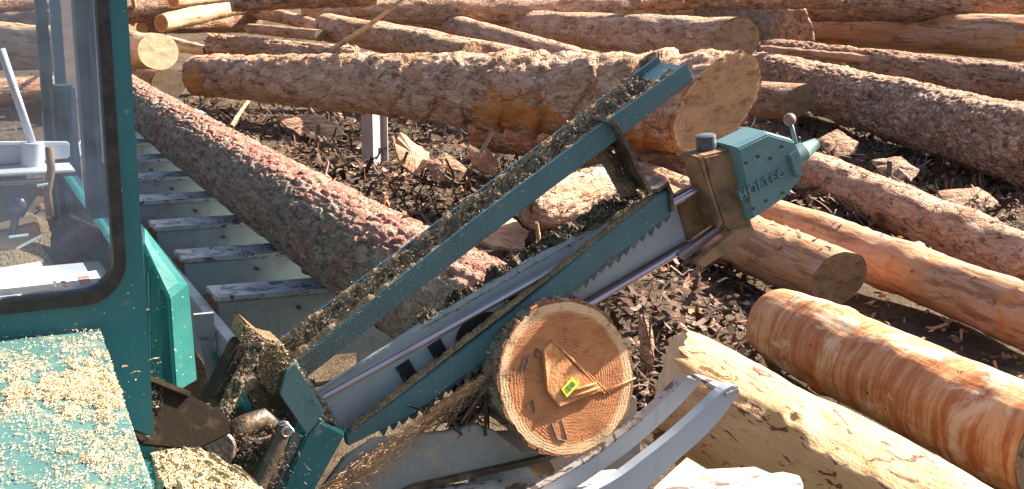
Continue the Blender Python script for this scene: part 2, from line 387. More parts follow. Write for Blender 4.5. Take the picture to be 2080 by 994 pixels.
def ground_mat():
    m = MT('yard_soil', .95, .1); v = m.obj(rand=False)
    c = m.mix(m.ramp(m.noise(v, 1.1, 7, .6), .35, .65), (.055, .038, .025), (.10, .075, .052))
    c = m.mix(m.ramp(m.noise(v, 14, 8, .7), .48, .68), c, (.03, .02, .013))
    c = m.mix(m.ramp(m.noise(v, 60, 4, .6), .60, .70, 0, .6), c, (.17, .11, .07))
    m.col(c); m.bump(m.math('ADD', m.noise(v, 9, 8, .7), m.noise(v, 60, 4)), .8, .03); return m.m
M_ground = ground_mat()

# ------------------------------------------------------------------ ground
def gh(x, y):
    """yard surface: trodden soil with heaps of bark waste between the log decks"""
    x = np.asarray(x, float); y = np.asarray(y, float)
    h = .05*fbm(x*.7, y*.7, 0*x, 4)
    heap = np.exp(-(((x+1.2)/2.2)**2+((y-12.3)/2.6)**2))*.09 + np.exp(-(((x-2.9)/1.6)**2+((y-10.9)/.9)**2))*.10 + np.exp(-(((x-.6)/.9)**2+((y-8.6)/1.5)**2))*.12
    return h + heap*(1+.7*fbm(x*1.7, y*1.7, 0*x+4, 3)) - .03
def warp(n, R):
    t = np.linspace(-1, 1, n); return np.sign(t)*(abs(t)*.05+abs(t)**5*.95)*R
gx = warp(241, 600); gy = warp(241, 600)+9.0
X, Y = np.meshgrid(gx, gy); Z = np.where((abs(X) < 25) & (abs(Y-9) < 25), gh(X, Y), -.03)
V = np.stack([X.ravel(), Y.ravel(), Z.ravel()], 1); n = 241
I = (np.arange(n-1)[:, None]*n+np.arange(n-1)[None]).ravel()
tag(mk('ground', V, np.stack([I, I+1, I+n+1, I+n], 1).tolist(), M_ground, smooth=True), kind='structure')

# ------------------------------------------------------------------ scatter of strips / flakes / grains
def strips(name, P, Ndir, L, W, mat, parent=None, curl=.25, nseg=3, align=None, yaw=None):
    """bent strips lying on points P with surface normals N; one mesh"""
    P = np.asarray(P); k = len(P); Ndir = np.asarray(Ndir)
    rs = np.random
    t = rs.normal(size=(k, 3)) if align is None else np.asarray(align)+rs.normal(size=(k, 3))*.35
    t -= Ndir*(t*Ndir).sum(1)[:, None]; t /= np.linalg.norm(t, axis=1)[:, None]+1e-9
    b = np.cross(Ndir, t)
    L = np.asarray(L)[:, None]; W = np.asarray(W)[:, None]
    c = rs.normal(size=(k, 1))*curl; tw = rs.normal(size=(k, 1))*.5
    V = np.zeros((k, nseg+1, 2, 3))
    tilt = rs.normal(size=(k, 1))*.22
    for i in range(nseg+1):
        s = i/nseg-.5
        taper = 1-.7*abs(2*s)**3*rs.rand(k, 1)
        cen = P+t*L*s+Ndir*(L*(c*(s*s*4)*.5+tilt*s))+b*(L*tw*.3*(s*s))
        for j, sg in enumerate((-1, 1)):
            V[:, i, j] = cen+sg*(b*np.cos(tw*s)+Ndir*np.sin(tw*s))*W*.5*taper*(.8+.4*rs.rand(k, 1))
    per = (nseg+1)*2
    F = []
    base = np.arange(k)*per
    for i in range(nseg):
        F.append(np.stack([base+2*i, base+2*i+1, base+2*i+3, base+2*i+2], 1))
    F = np.concatenate(F).tolist()
    o = mk(name, V.reshape(-1, 3), F, mat, parent, smooth=False)
    return o
def grains(name, P, Ndir, size, mat, parent=None, lift=.5):
    """small wedge chips (tetra-like) resting on points"""
    P = np.asarray(P); k = len(P); size = np.asarray(size)[:, None]; rs = np.random
    Ndir = np.asarray(Ndir)
    a = rs.normal(size=(k, 3)); a -= Ndir*(a*Ndir).sum(1)[:, None]*.75; a /= np.linalg.norm(a, axis=1)[:, None]
    b = np.cross(Ndir, a); ln = size*(.8+1.6*rs.rand(k, 1)); wd = size*(.35+.4*rs.rand(k, 1))
    c = P+Ndir*size*lift*rs.rand(k, 1)
    V = np.stack([c-a*ln*.5-b*wd*.5, c-a*ln*.4+b*wd*.5, c+a*ln*.5+b*wd*.1*rs.normal(size=(k, 1)), c+Ndir*wd*.7], 1)
    B = np.arange(k)*4
    F = np.concatenate([np.stack([B, B+1, B+3], 1), np.stack([B+1, B+2, B+3], 1), np.stack([B+2, B, B+3], 1)]).tolist()
    return mk(name, V.reshape(-1, 3), F, mat, parent)

# ------------------------------------------------------------------ logs
LOGC = {}
def frame(A, B):
    x = (B-A).normalized(); z = Vector((0, 0, 1)); y = z.cross(x).normalized(); z = x.cross(y)
    M = Matrix((x, y, z)).transposed().to_4x4(); M.translation = A; return M
def make_log(name, label, A, B, rA, rB, mat, style='plain', capA=None, capB=None, matA=None, matB=None, nl=120, nc=72, lump=.05, ridge=.0, bend=.0, seed=0, cat='log', group='logs lying in the yard', flakes=0, ragA=0, ragB=0, taperA=0, taperB=0, flare=0, rf=22, pf=0, patches=(), fsz=1.0):
    M = frame(A, B); L = (B-A).length; sd = seed*13.7+3.1
    root = thing(name, label, cat, (A.x, A.y, max(0, min(A.z, B.z)-max(rA, rB))), group)
    s = np.linspace(0, 1, nl)[:, None]; th = np.linspace(0, 2*np.pi, nc, endpoint=False)[None]
    r0 = rA+(rB-rA)*s
    if flare: r0 = r0*(1+flare*np.exp(-(1-s)*L/.5))
    if taperA: r0 = r0*(1-taperA*np.exp(-s*L/(.45*rA)))
    if taperB: r0 = r0*(1-taperB*np.exp(-(1-s)*L/(.45*rB)))
    xs = s*L+0*th; cy = r0*np.cos(th); cz = r0*np.sin(th)
    rr = r0*(1+lump*fbm(xs*1.3/max(rA, rB)*.3+sd, cy*4+sd, cz*4, 3)*1.5)
    if style == 'spiral':
        g = .5+.5*fbm(xs*1.2+sd, cy*3, cz*3, 2)
        ph = xs*2.9+th/(2*np.pi)*2+.5*pn(xs*1.5+sd, cy*3, cz*3)
        saw = ph-np.floor(ph)
        rr += np.clip((1-s)*L/.25, 0, 1)*r0*.17*(np.clip(saw*1.15, 0, 1)**1.6-.35)*np.clip(g*1.3, .35, 1)*np.clip(s*1.5-.1, .3, 1)
        rr += r0*.05*fbm(xs*10+sd, cy*10, cz*10, 4)
    kr = np.random.RandomState(seed+77)
    for _k in range(int(3+L*1.1)):
        sk, tk, wk = kr.uniform(.04, .96), kr.uniform(0, 6.28), kr.uniform(.25, .5)*rA
        da = np.abs((th-tk+np.pi) % (2*np.pi)-np.pi)*r0; ds = (s-sk)*L
        q2 = (ds/wk)**2+(da/(wk*.8))**2
        rr += rA*kr.uniform(.05, .16)*np.exp(-q2*2.2)*(1-.75*np.exp(-q2*14))
    if ridge:
        rid = 1-np.abs(fbm(xs*rf*.23+sd, cy*rf+sd, cz*rf, 3, .6))*1.7
        cell = fbm(xs*rf*.6-sd, cy*rf*.8, cz*rf*.8, 3)
        rr += ridge*(np.clip(rid, -.6, 1)+.55*cell)
    if pf:
        wx = xs+.03*pn(xs*9, cy*9, cz*9)
        e, hid = worley(wx*pf*.19+.35*pn(xs*6+sd, cy*14, cz*14)+sd, cy*pf+.4*pn(xs*7, cy*13+sd, cz*13), cz*pf+.4*pn(xs*7, cy*13, cz*13+sd))
        t_ = np.clip(e/.28, 0, 1)
        rr += ridge*1.6*(t_*t_*(3-2*t_)-.6)*(.5+.9*hid)
    bx = bend*np.sin(np.pi*s)*L; bz = bend*.5*np.sin(np.pi*2*s+sd)*L
    y = rr*np.cos(th)+bx; z = rr*np.sin(th)*1.0+bz*.0
    x = xs.copy()
    R3 = M.to_3x3().transposed()
    rg = np.random.RandomState(seed+5)
    for end, cap, rag, r in ((0, capA, ragA, rA), (1, capB, ragB, rB)):
        dst = (s if end == 0 else 1-s)*L
        wgt = np.exp(-dst/(1.1*r))
        if cap is None: cap = (M.to_3x3() @ Vector((-1 if end == 0 else 1, 0, 0)))
        if True:
            nn = R3 @ Vector(cap).normalized()
            nx = nn.x if abs(nn.x) > .25 else math.copysign(.25, nn.x)
            x = x + wgt*(-(nn.y*y+nn.z*z)/nx)
        if end == 0: ringA = np.stack([x[0], y[0], z[0]], -1)
        else: ringB = np.stack([x[-1], y[-1], z[-1]], -1)
        if rag:
            j = rg.normal(size=(1, nc))*rag; j = (j+np.roll(j, 1, 1))*.5
            x = x + np.exp(-dst/(.25*r))*j
    V = np.stack([x, y, z], -1)
    idx = np.arange(nl*nc).reshape(nl, nc)
    a = idx[:-1]; b = idx[1:]
    F = np.stack([a, np.roll(a, -1, 1), np.roll(b, -1, 1), b], -1).reshape(-1, 4)
    bark = mk('bark' if 'peeled' not in name else 'trunk', V.reshape(-1, 3), F.tolist(), mat, root, smooth=True, M=M)
    bark.data.flip_normals()
    for (s0, s1, t0, t1, pm, pname, q_) in patches:
        i0, i1 = int(s0*nl), int(s1*nl); thv = th[0]
        S_, T_ = np.meshgrid(np.linspace(-1, 1, i1-i0), np.linspace(-1, 1, 40), indexing='ij')
        ti = np.linspace(t0, t1, 40)
        jj = (ti/(2*np.pi)*nc) % nc; j0 = np.floor(jj).astype(int) % nc; fr = (jj-np.floor(jj))[None, :, None]
        sub = V[i0:i1][:, j0]*(1-fr)+V[i0:i1][:, (j0+1) % nc]*fr
        msk = 1.05-1.15*np.sqrt(S_**2+T_**2)+.75*fbm(S_*2.6+sd, T_*2.6, 0*S_+q_, 5, .6)-.12
        cx = np.stack([np.zeros_like(S_), np.cos(ti)[None]+0*S_, np.sin(ti)[None]+0*S_], -1)
        sub = sub+cx*(np.clip(msk, -.5, .12)*.06*rA+.002)[..., None]
        ids = np.arange(sub.shape[0]*40).reshape(sub.shape[0], 40)
        fm = (msk[:-1, :-1] > -.12) & (msk[1:, 1:] > -.12)
        a_ = np.stack([ids[:-1, :-1], ids[:-1, 1:], ids[1:, 1:], ids[1:, :-1]], -1)[fm]
        if len(a_): mk(pname, sub.reshape(-1, 3), a_.tolist(), pm, root, smooth=True, M=M)
    for end, mm in ((0, matA), (1, matB)):
        ring = V[0] if end == 0 else V[-1]
        K = 7; rb = ringA if end == 0 else ringB; cen = rb.mean(0); vs = [cen]; uv = [(0., 0.)]; rm = np.hypot(ring[:, 1]-cen[1], ring[:, 2]-cen[2]); rm = np.percentile(rm, 70)
        for k in range(1, K+1):
            q = k/K
            p = cen+((rb if k < K else ring)-cen)*q
            if k < K: p = p+np.array([1, 0, 0])*(.02*rA*fbm(p[:, 0]*9+sd, p[:, 1]*9, p[:, 2]*9, 2))[:, None]
            vs += list(p); uv += [((a_[1]-cen[1])/rm, (a_[2]-cen[2])/rm) for a_ in p]
        f = [(0, 1+j, 1+(j+1) % nc) for j in range(nc)]
        for k in range(K-1):
            o = 1+k*nc
            f += [(o+j, o+(j+1) % nc, o+nc+(j+1) % nc, o+nc+j) for j in range(nc)][::-1]
        if end == 0: f = [q[::-1] for q in f]
        c = mk('cut_face', np.array(vs), f, mm or M_cut_dark, root, smooth=True, M=M, uv=uv)
        if end == 1: LOGC[root.name] = (c, M)
    if flakes:
        i = np.random.randint(0, nl-1, flakes); j = np.random.randint(0, nc, flakes)
        up = [M.to_3x3() @ Vector((0, math.cos(t), math.sin(t))) for t in th[0]]
        keep = np.array([up[q].z > -.1 for q in j]); i = i[keep]; j = j[keep]
        P = [M @ Vector(V[p, q]) for p, q in zip(i, j)]; N_ = [up[q] for q in j]
        P = [p+nq*.004 for p, nq in zip(P, N_)]
        ax = M.to_3x3() @ Vector((1, 0, 0)); k = len(P)
        fo = strips('loose_bark', P, N_, .02*fsz+.08*fsz*np.random.rand(k)**2, .010*fsz+.028*fsz*np.random.rand(k), M_flake, root, .3, 2, align=np.tile(np.array(ax), (k, 1)))
        fo['kind'] = 'stuff'
    return root
def log_px(label, p0, z0, r0, p1, z1, r1, mat, **kw):
    A = at_z(p0[0], p0[1], z0); B = at_z(p1[0], p1[1], z1)
    return make_log(kw.pop('name', 'log'), label, A, B, r0*depth(A)/FPX, r1*depth(B)/FPX, mat, **kw)
def log_dir(label, p0, z0, r0, d, L, r1, mat, **kw):
    A = at_z(p0[0], p0[1], z0); B = A+Vector(d).normalized()*L
    s = depth(A)/FPX
    return make_log(kw.pop('name', 'log'), label, B, A, r1*s, r0*s, mat, **kw)

# the log in the saw -------------------------------------------------
CE = at_z(1152, 768, 1.10); CF = at_z(280, 203, 1.03)
AX = (CE-CF); AX.z = 0; AX.normalize()         # along the conveyor, towards the saw
UX = Vector((-AX.y, AX.x, 0))                  # across it, to the right
ZU = Vector((0, 0, 1))
CF2 = CF+(CF-CE).normalized()*1.6
rE = 151*depth(CE)/FPX; rF = 41*depth(CF)/FPX
cutn = (AX*.95+UX*.02+ZU*.27)
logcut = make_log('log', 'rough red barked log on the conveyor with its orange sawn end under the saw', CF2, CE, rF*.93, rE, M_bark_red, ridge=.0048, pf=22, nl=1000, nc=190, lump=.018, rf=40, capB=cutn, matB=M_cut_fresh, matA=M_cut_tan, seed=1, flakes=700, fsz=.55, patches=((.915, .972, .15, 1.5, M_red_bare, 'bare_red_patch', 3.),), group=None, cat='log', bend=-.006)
# ---------------------------------------------------- yard logs
CAPS = (.22, -.95, -.22)
log_px('huge twisted log on steel posts with its broad grey brown cut end facing right', (396, 152), .98, 40, (1458, 211), 1.0, 102, M_bark_big, style='spiral', nl=420, nc=120, lump=.025, capB=(.60, -.73, -.33), matB=M_cut_grey, seed=2, flakes=500, flare=.06, ragB=.010, patches=((.80, .985, -2.75, -1.2, M_orange_bare, 'bare_orange_patch', 1.), (.0, .05, 2.4, 4.6, M_orange_bare, 'bare_orange_patch', 2.), (.60, .78, 2.9, 4.2, M_orange_bare, 'bare_orange_patch', 6.)))
log_px('reddish log lying below the huge twisted log, mostly hidden by the upper saw arm', (985, 262), .45, 40, (1440, 345), .45, 46, M_bark_dark, nl=160, seed=3, lump=.08, ridge=.01)
log_px('pale peeled log with dark flecks and a ragged end behind the white kicker arms', (1352, 784), .62, 120, (2075, 1195), .16, 156, M_peeled, name='peeled_log', nl=260, nc=96, lump=.055, ridge=.006, rf=9, capA=(-.95, .05, .30), matA=M_cut_pale, seed=4, ragA=.02, taperA=.04, cat='log')
log_px('orange banded stripped log lying at right above the pale peeled log', (1574, 654), .24, 79, (2150, 925), .24, 112, M_banded, name='peeled_log', nl=300, nc=96, lump=.045, matA=M_cut_tan, seed=5, taperA=.16, ridge=.003, rf=8, cat='log')
log_px('short fat log with a brown cut end just above the orange banded log', (1335, 425), .26, 60, (1704, 568), .24, 61, M_bark_half, nl=220, nc=90, seed=6, lump=.05, capB=(.30, -.95, -.28), matB=M_cut_dark, flakes=140)
log_px('long smooth tan log running right from behind the clamp block of the saw', (1500, 425), .20, 45, (2150, 670), .20, 66, M_bark_half, nl=260, nc=90, seed=7, lump=.06, bend=.01, flakes=60)
log_px('long weathered log running right from just behind the green gear housing', (1570, 328), .22, 48, (2150, 558), .20, 57, M_bark_pink, nl=260, nc=90, seed=8, lump=.07, flakes=250, bend=.008)
log_px('thick plated bark log crossing the right side in front of the far log', (1545, 148), .38, 42, (2170, 318), .38, 88, M_bark_plate, nl=420, nc=130, seed=9, lump=.05, ridge=.0085, pf=9, flakes=400)
log_px('short log with a small dark end between the huge cut end and the plated log', (1500, 200), .45, 36, (1622, 207), .45, 36, M_bark_dark, nl=80, seed=10, capB=(.45, -.85, -.25), matB=M_cut_dark, flakes=60)
log_px('pink barked log seen through the saw frame behind its sawdust covered strap', (1075, 432), .42, 44, (1238, 372), .46, 44, M_bark_pink, nl=90, seed=11, ridge=.008, taperB=.2, taperA=.35, flakes=80, matB=M_bark_pink, matA=M_bark_dark)
log_px('flaky lit log passing behind the rod and the rusty clamp block', (1262, 352), .40, 36, (1470, 432), .34, 44, M_bark_pink, nl=120, seed=12, ridge=.006, flakes=160)
# logs of the far piles
log_px('far pile log ending in a grey round cut just above the huge cut end', (925, 44), 1.0, 27, (1493, 86), 1.02, 49, M_bark_big, nl=240, seed=13, lump=.07, capB=(.3, -.9, -.25), matB=M_cut_grey, flakes=120)
log_px('long log at the top edge reaching from the slender logs to the broken slab', (612, 22), 1.25, 26, (1400, 14), 1.25, 36, M_bark_big, nl=260, seed=14, lump=.07, flakes=80, matB=M_bark_dark, matA=M_bark_dark)
log_px('slender log slanting down to the top of the huge twisted log', (745, 8), 1.18, 24, (1230, 138), .80, 26, M_bark_pink, nl=200, seed=15, lump=.05, flakes=120)
log_px('blunt ended log under the thin leaning pole, nearer the twisted log', (752, 72), 1.05, 32, (1075, 122), .85, 22, M_bark_big, nl=160, seed=16, lump=.06, taperA=.2, flakes=100, matA=M_bark_big)
log_px('stubby round ended log passing under the thin leaning pole', (655, 55), 1.08, 29, (960, 108), 1.0, 24, M_bark_big, nl=110, seed=17, lump=.06, taperA=.25, flakes=60, matA=M_bark_big, matB=M_bark_big)
log_px('thin curved branch log with a rounded end left of the stubby log', (514, 23), 1.15, 14, (655, 58), 1.08, 13, M_bark_pink, nl=90, nc=40, seed=18, taperA=.3, bend=.03, matA=M_bark_pink)
log_px('thin short log below the curved branch log', (503, 58), 1.0, 10, (650, 72), 1.02, 12, M_bark_pink, nl=70, nc=36, seed=19, taperA=.2, matA=M_bark_pink)
log_px('flaky red log lying against the back of the twisted log', (425, 90), .98, 19, (725, 118), .86, 20, M_bark_pink, nl=120, nc=48, seed=20, ridge=.02, flakes=260)
log_dir('yellow lit log with a wide pale cut end at the left edge of the yard', (322, 105), .98, 37, (-.88, .45, 0), 3.0, 34, M_bark_buff, seed=21, capB=(.55, -.82, .1), matB=M_cut_pale, lump=.04)
log_dir('small grey end log half in shadow under the yellow lit log', (342, 171), .56, 32, (-.6, .8, 0), 2.5, 30, M_bark_pink, seed=22, capB=(.36, -.93, .0), matB=M_cut_pale, flakes=60)
log_dir('shaded log end beside the cab pillar, lowest of the left stack', (282, 148), .60, 29, (-.6, .8, 0), 2.5, 28, M_bark_dark, seed=23, capB=(.2, -.97, -.1), matB=M_cut_tan)
log_px('sun bleached log tapering behind the wide pale cut end', (335, 88), .95, 16, (420, 103), .9, 10, M_bark_buff, nl=60, nc=40, seed=24)
log_px('lit cylinder log with an orange end at the upper left', (327, 48), 1.15, 19, (492, 10), 1.3, 18, M_bark_buff, nl=90, nc=48, seed=25, capA=(-.5, -.85, 0), matA=M_cut_fresh)
log_px('mossy dark log in shadow below the lit cylinder log', (288, 57), 1.0, 12, (520, 44), 1.0, 22, M_bark_dark, nl=80, nc=48, seed=26, capA=(-.3, -.95, 0), matA=M_cut_tan)
log_px('small log with an orange end at the top edge left of the lit cylinder', (352, 4), 1.45, 13, (520, -16), 1.5, 14, M_bark_buff, nl=60, nc=40, seed=27, capA=(-.3, -.95, 0), matA=M_cut_fresh)
log_px('dark log behind the lit cylinder log in the upper left corner', (240, 22), 1.25, 30, (520, 0), 1.35, 28, M_bark_dark, nl=80, nc=48, seed=28)
log_px('straight reddish log with a bright top edge at the upper right', (1640, 54), .62, 38, (2170, 82), .62, 46, M_bark_half, nl=220, seed=29, lump=.06, flakes=100, matA=M_cut_tan)
log_px('dark bark log in the shade under the straight reddish log', (1560, 112), .40, 32, (2170, 190), .36, 46, M_bark_dark, nl=220, seed=30, ridge=.02, flakes=200)
log_px('thin sunlit log lying between the dark bark log and the broken slab', (1545, 100), .6, 8, (1820, 128), .50, 10, M_bark_half, nl=100, nc=40, seed=31, bend=.02, lump=.15)
log_px('dark log along the top edge above the straight reddish log', (1560, 12), 1.1, 30, (2170, 6), 1.1, 34, M_bark_dark, nl=160, seed=32, flakes=120, ridge=.02)
log_px('dim log at the top edge behind the broken slab', (1290, -2), 1.45, 20, (1700, -6), 1.4, 22, M_bark_dark, nl=100, seed=33, ridge=.02, matA=M_bark_dark, matB=M_bark_dark)
log_px('dark log at the very top behind the curved branch log', (470, 2), 1.5, 20, (760, -12), 1.55, 22, M_bark_dark, nl=100, seed=34, ridge=.015)
for i, (p0, p1, r, lab) in enumerate([((-160, 42), (262, 62), 30, 'shaded log seen through the upper part of the cab window'), ((-160, 118), (235, 108), 30, 'pinkish log seen through the cab window, middle of three'), ((-160, 196), (215, 180), 30, 'lowest log seen through the cab window above the white tray'), ((-160, 0), (330, -28), 34, 'dark log seen through the very top of the cab window')]):
    log_px(lab, p0, .9-.3*i if i < 3 else 1.4, r, p1, .9-.3*i if i < 3 else 1.4, r, [M_bark_pink, M_bark_dark, M_bark_pink, M_bark_dark][i], nl=100, nc=48, seed=40+i, flakes=60)

log_dir('round cut log end seen through the inner side window of the cab', (168, 105), 1.05, 48, (-.75, .6, 0), 2.0, 46, M_bark_buff, seed=47, capB=(.36, -.93, .0), matB=M_cut_tan)
# broken slab
A = at_z(1405, -18, 1.1); B = at_z(1612, 58, .80)
make_log('broken_slab', 'broken dark half log slab with a jagged end at the top right of the twisted log', A, B, 40*depth(A)/FPX, 46*depth(B)/FPX, M_bark_dark, nl=90, nc=24, lump=.14, seed=51, ragB=.12, ragA=.1, cat='slab', group=None, matB=M_bark_dark)
# leaning poles / sticks
def stick(label, p0, z0, p1, z1, rpx, mat, name='pole', seed=0, cat='pole'):
    A = at_z(*p0, z0); B = at_z(*p1, z1)
    return make_log(name, label, A, B, rpx*depth(A)/FPX, rpx*.7*depth(B)/FPX, mat, nl=24, nc=10, lump=.12, seed=seed, cat=cat, group=None, bend=.01)
stick('thin split pole leaning over the stubby logs', (676, 100), 1.1, (815, 0), 1.75, 6, M_bark_buff, seed=60)
stick('thin upright pole beside the cab pillar at the upper left', (270, 48), 1.0, (268, -10), 1.5, 6, M_bark_buff, seed=61)
stick('narrow bark stick lying on the dark waste behind the red log', (470, 258), .25, (515, 192), .45, 5, M_bark_pink, 'bark_stick', 62, 'stick')
stick('pale stick propped under the twisted log', (972, 318), .35, (1006, 258), .62, 4, M_steel_post, 'white_stick', 63, 'stick')
stick('short curled stick standing in the gap behind the saw frame', (1094, 490), .3, (1090, 452), .45, 5, M_bark_buff, 'bark_stick', 64, 'stick')

# big bark slabs on the waste
def slab(label, pts, z, mat, thick=.03, nrm=None, name='bark_chunk'):
    c = at_z(pts[0][0], pts[0][1], z); nn = Vector(nrm or (.1, -.95, .3)).normalized()
    P = [at_plane(x, y, c, nn) for x, y in pts]
    # subdivide outline with jitter for a torn edge
    Q = []
    for i, p in enumerate(P):
        q = P[(i+1) % len(P)]
        for k in range(4):
            Q.append(p.lerp(q, k/4)+Vector(np.random.normal(size=3)*.006*(k > 0)))
    cen = sum(Q, Vector())/len(Q); n_ = len(Q); V = []; F = []
    for lev, off in ((1, 0), (.6, .02), (.25, .03)):
        for q in Q: V.append(cen+(q-cen)*lev+nn*(off+random.uniform(-.004, .004)))
    V.append(cen+nn*.03)
    for l in (0, 1): F += [(l*n_+i, l*n_+(i+1) % n_, (l+1)*n_+(i+1) % n_, (l+1)*n_+i) for i in range(n_)]
    F += [(2*n_+i, 2*n_+(i+1) % n_, 3*n_) for i in range(n_)]
    b = len(V); V += [cen+(q-cen)*.97-nn*thick for q in Q]
    F += [(i, b+i, b+(i+1) % n_, (i+1) % n_) for i in range(n_)]+[tuple(range(b, b+n_))]
    o = mk(name, V, F, mat, smooth=False); return tag(o, label, 'bark piece')
slab('large torn sunlit bark slab standing beside the tall steel post', [(803, 296), (812, 268), (850, 296), (872, 310), (858, 362), (838, 352), (815, 335)], .35, M_slab, nrm=(.55, -.6, .45))
slab('bark slab with a bright lower edge under the pale stick', [(950, 300), (972, 320), (990, 300), (1010, 330), (1012, 360), (985, 352), (962, 336)], .35, M_slab, nrm=(.45, -.7, .5))
slab('curled strip of bark below the torn sunlit slab', [(790, 330), (800, 335), (795, 360), (815, 380), (792, 382), (780, 365)], .2, M_slab, nrm=(.3, -.7, .6))
slab('flat bark slab lying at the foot of the sunlit slab', [(560, 240), (640, 232), (700, 262), (690, 285), (610, 275)], .22, M_bark_dark, nrm=(.1, -.3, .95))
slab('dull broad bark slab right of the torn sunlit slab', [(865, 330), (905, 310), (950, 345), (930, 372), (880, 368)], .25, M_bark_dark, nrm=(-.1, -.6, .8))
slab('small orange bark chip lying behind the red log', [(770, 412), (788, 405), (792, 418), (778, 425)], .3, M_cut_fresh, nrm=(.2, -.5, .8), name='bark_chip')
slab('dark curled bark slab lying below the plated log, nearest the lever', [(1655, 285), (1700, 262), (1745, 290), (1738, 312), (1690, 318)], .2, M_bark_dark, nrm=(.1, -.6, .8))
slab('greyish bark slab in the waste below the plated log, middle of three', [(1770, 325), (1830, 318), (1868, 345), (1850, 368), (1795, 362)], .2, M_bark_plate, nrm=(-.1, -.5, .85))
slab('bark slab at the right edge between the plated and the weathered log', [(1905, 388), (1985, 380), (2030, 412), (2000, 432), (1930, 420)], .18, M_bark_dark, nrm=(.15, -.5, .85))
slab('lit rubble of bark beyond the upper saw arm', [(975, 445), (1020, 430), (1075, 470), (1060, 505), (1000, 500), (960, 480)], .3, M_slab, nrm=(.2, -.3, .9))
slab('upright reddish bark piece right of the sawn end', [(1300, 640), (1322, 636), (1330, 700), (1328, 760), (1306, 758)], .35, M_bark_dark, nrm=(.2, -.9, .2))

# waste ground cover --------------------------------------------------
def scatter_ground(name, boxes, mat, Lr, Wr, curl, zoff=.0, zr=.07):
    P = []
    for (x0, x1, y0, y1, k) in boxes:
        px = np.random.uniform(x0, x1, k); py = np.random.uniform(y0, y1, k)
        for a, b in zip(px, py): P.append(at_z(a, b, .1))
    P = np.array([tuple(p) for p in P]); P[:, 2] = gh(P[:, 0], P[:, 1])+np.random.rand(len(P))**2*zr+zoff
    k = len(P); Nn = np.random.normal(size=(k, 3))*.32+np.array([0, 0, 1]); Nn /= np.linalg.norm(Nn, axis=1)[:, None]
    o = strips(name, P, Nn, Lr[0]+(Lr[1]-Lr[0])*np.random.rand(k)**2, Wr[0]+(Wr[1]-Wr[0])*np.random.rand(k)**2, mat, None, curl*1.5, 5)
    return tag(o, kind='stuff')
tag(scatter_ground('bark_waste', [(370, 1100, 180, 470, 4200), (1000, 1560, 300, 800, 2200), (1600, 2100, 240, 470, 2200), (1500, 2100, 80, 260, 900), (300, 1650, 60, 200, 900), (-200, 330, 40, 420, 500)], M_strips, (.05, .36), (.010, .06), .35, .0, .13), 'dark tangle of bark strips and splinters on the ground under the logs', 'bark waste')
tag(scatter_ground('bark_crumbs', [(1250, 1560, 560, 830, 250), (1560, 2100, 520, 800, 260), (1600, 2100, 260, 460, 600), (380, 1100, 200, 470, 1200)], M_flake, (.03, .14), (.01, .05), .3), 'reddish bark crumbs sprinkled over the soil', 'bark crumbs')

# ------------------------------------------------------------------ steel posts of the log deck
def deck_post(label, p_top, p_bot, wl_, wr_):
    z0 = 0.0; base = at_z(p_bot[0], p_bot[1], .02); d = depth(base)/FPX
    h = (p_bot[1]-p_top[1])*d/math.cos(PITCH)
    root = thing('steel_post', label, 'post', base, 'steel posts under the twisted log')
    a = wl_*d/2; b = wr_*d/.55
    f = Vector((-.35, -.94, 0)).normalized(); s = Vector((.94, -.35, 0)).normalized()
    mk('flange', *beam(base-ZU*.3, base+ZU*h, s, f, a*2, .02), M_steel_post, root, bevel=.003)
    mk('web', *beam(base-ZU*.3-f*(.012+b/2), base+ZU*(h-.004)-f*(.012+b/2), s, f, .02, b), M_steel_post, root)
    mk('flange', *beam(base-ZU*.3-f*(.024+b), base+ZU*h-f*(.024+b), s, f, a*2, .02), M_steel_post, root, bevel=.003)
    mk('top_plate', *beam(base+ZU*(h+.008)+f*.02, base+ZU*(h+.008)-f*(b+.05), s, ZU, a*2.2, .014), M_steel_post, root)
deck_post('tall grey steel post in front of the bark slabs', (742, 216), (748, 345), 26, 34)
deck_post('short steel post with a flat top plate at the left end of the twisted log', (405, 134), (406, 190), 8, 34)
deck_post('grey steel post standing behind the pale stick', (985, 250), (985, 330), 20, 30)

# ------------------------------------------------------------------ conveyor
root = thing('log_conveyor', 'pale grey stepped log conveyor with scuffed lips under the red log', 'conveyor', at_z(440, 603, 0.0)*1.0)
P1 = at_z(438, 604, .89); BD = Vector((.95, .31, 0)).normalized(); back = Vector((-AX.x, -AX.y, 0))
lipm = pan = None
rail_pts = []
for i in range(-1, 9):
    L0 = P1+back*(.72*i)+ZU*(.0)
    wdt = 1.12
    if i == -1: continue
    top = prism([L0, L0+BD*wdt, L0+BD*wdt+back*.2, L0+back*.2], (0, 0, -.022))
    mk('lip', *top, M_lip, root, bevel=.003)
    f0 = L0+back*.012-ZU*.024
    mk('front_panel', *prism([f0+BD*.012, f0+BD*(wdt-.012), f0+BD*(wdt-.012)-ZU*.27, f0+BD*.012-ZU*.27], back*.012), M_cpanel, root, bevel=.002)
    for e in (.3, .8):
        c = f0+BD*e*wdt-ZU*.05
        v = tube([c-back*.012, c+back*.002], .009, 6); mk('bolt', *v, M_grease, root)
    # slant deck from the back of the lip down to the foot of the next panel
    g0 = L0+back*.2-ZU*.012
    mk('deck_plate', *prism([g0+BD*.02, g0+BD*(wdt-.02), g0+BD*(wdt-.02)+back*.52-ZU*.2, g0+BD*.02+back*.52-ZU*.2], (0, 0, -.01)), M_cpanel, root)
    rail_pts.append(L0)
for e in (-.035, 1.155):
    a = P1-back*.5+BD*e-ZU*.16; b = P1+back*6.6+BD*e-ZU*.16
    mk('side_rail', *beam(a, b, BD, ZU, .05, .22), M_cpanel, root, bevel=.004)
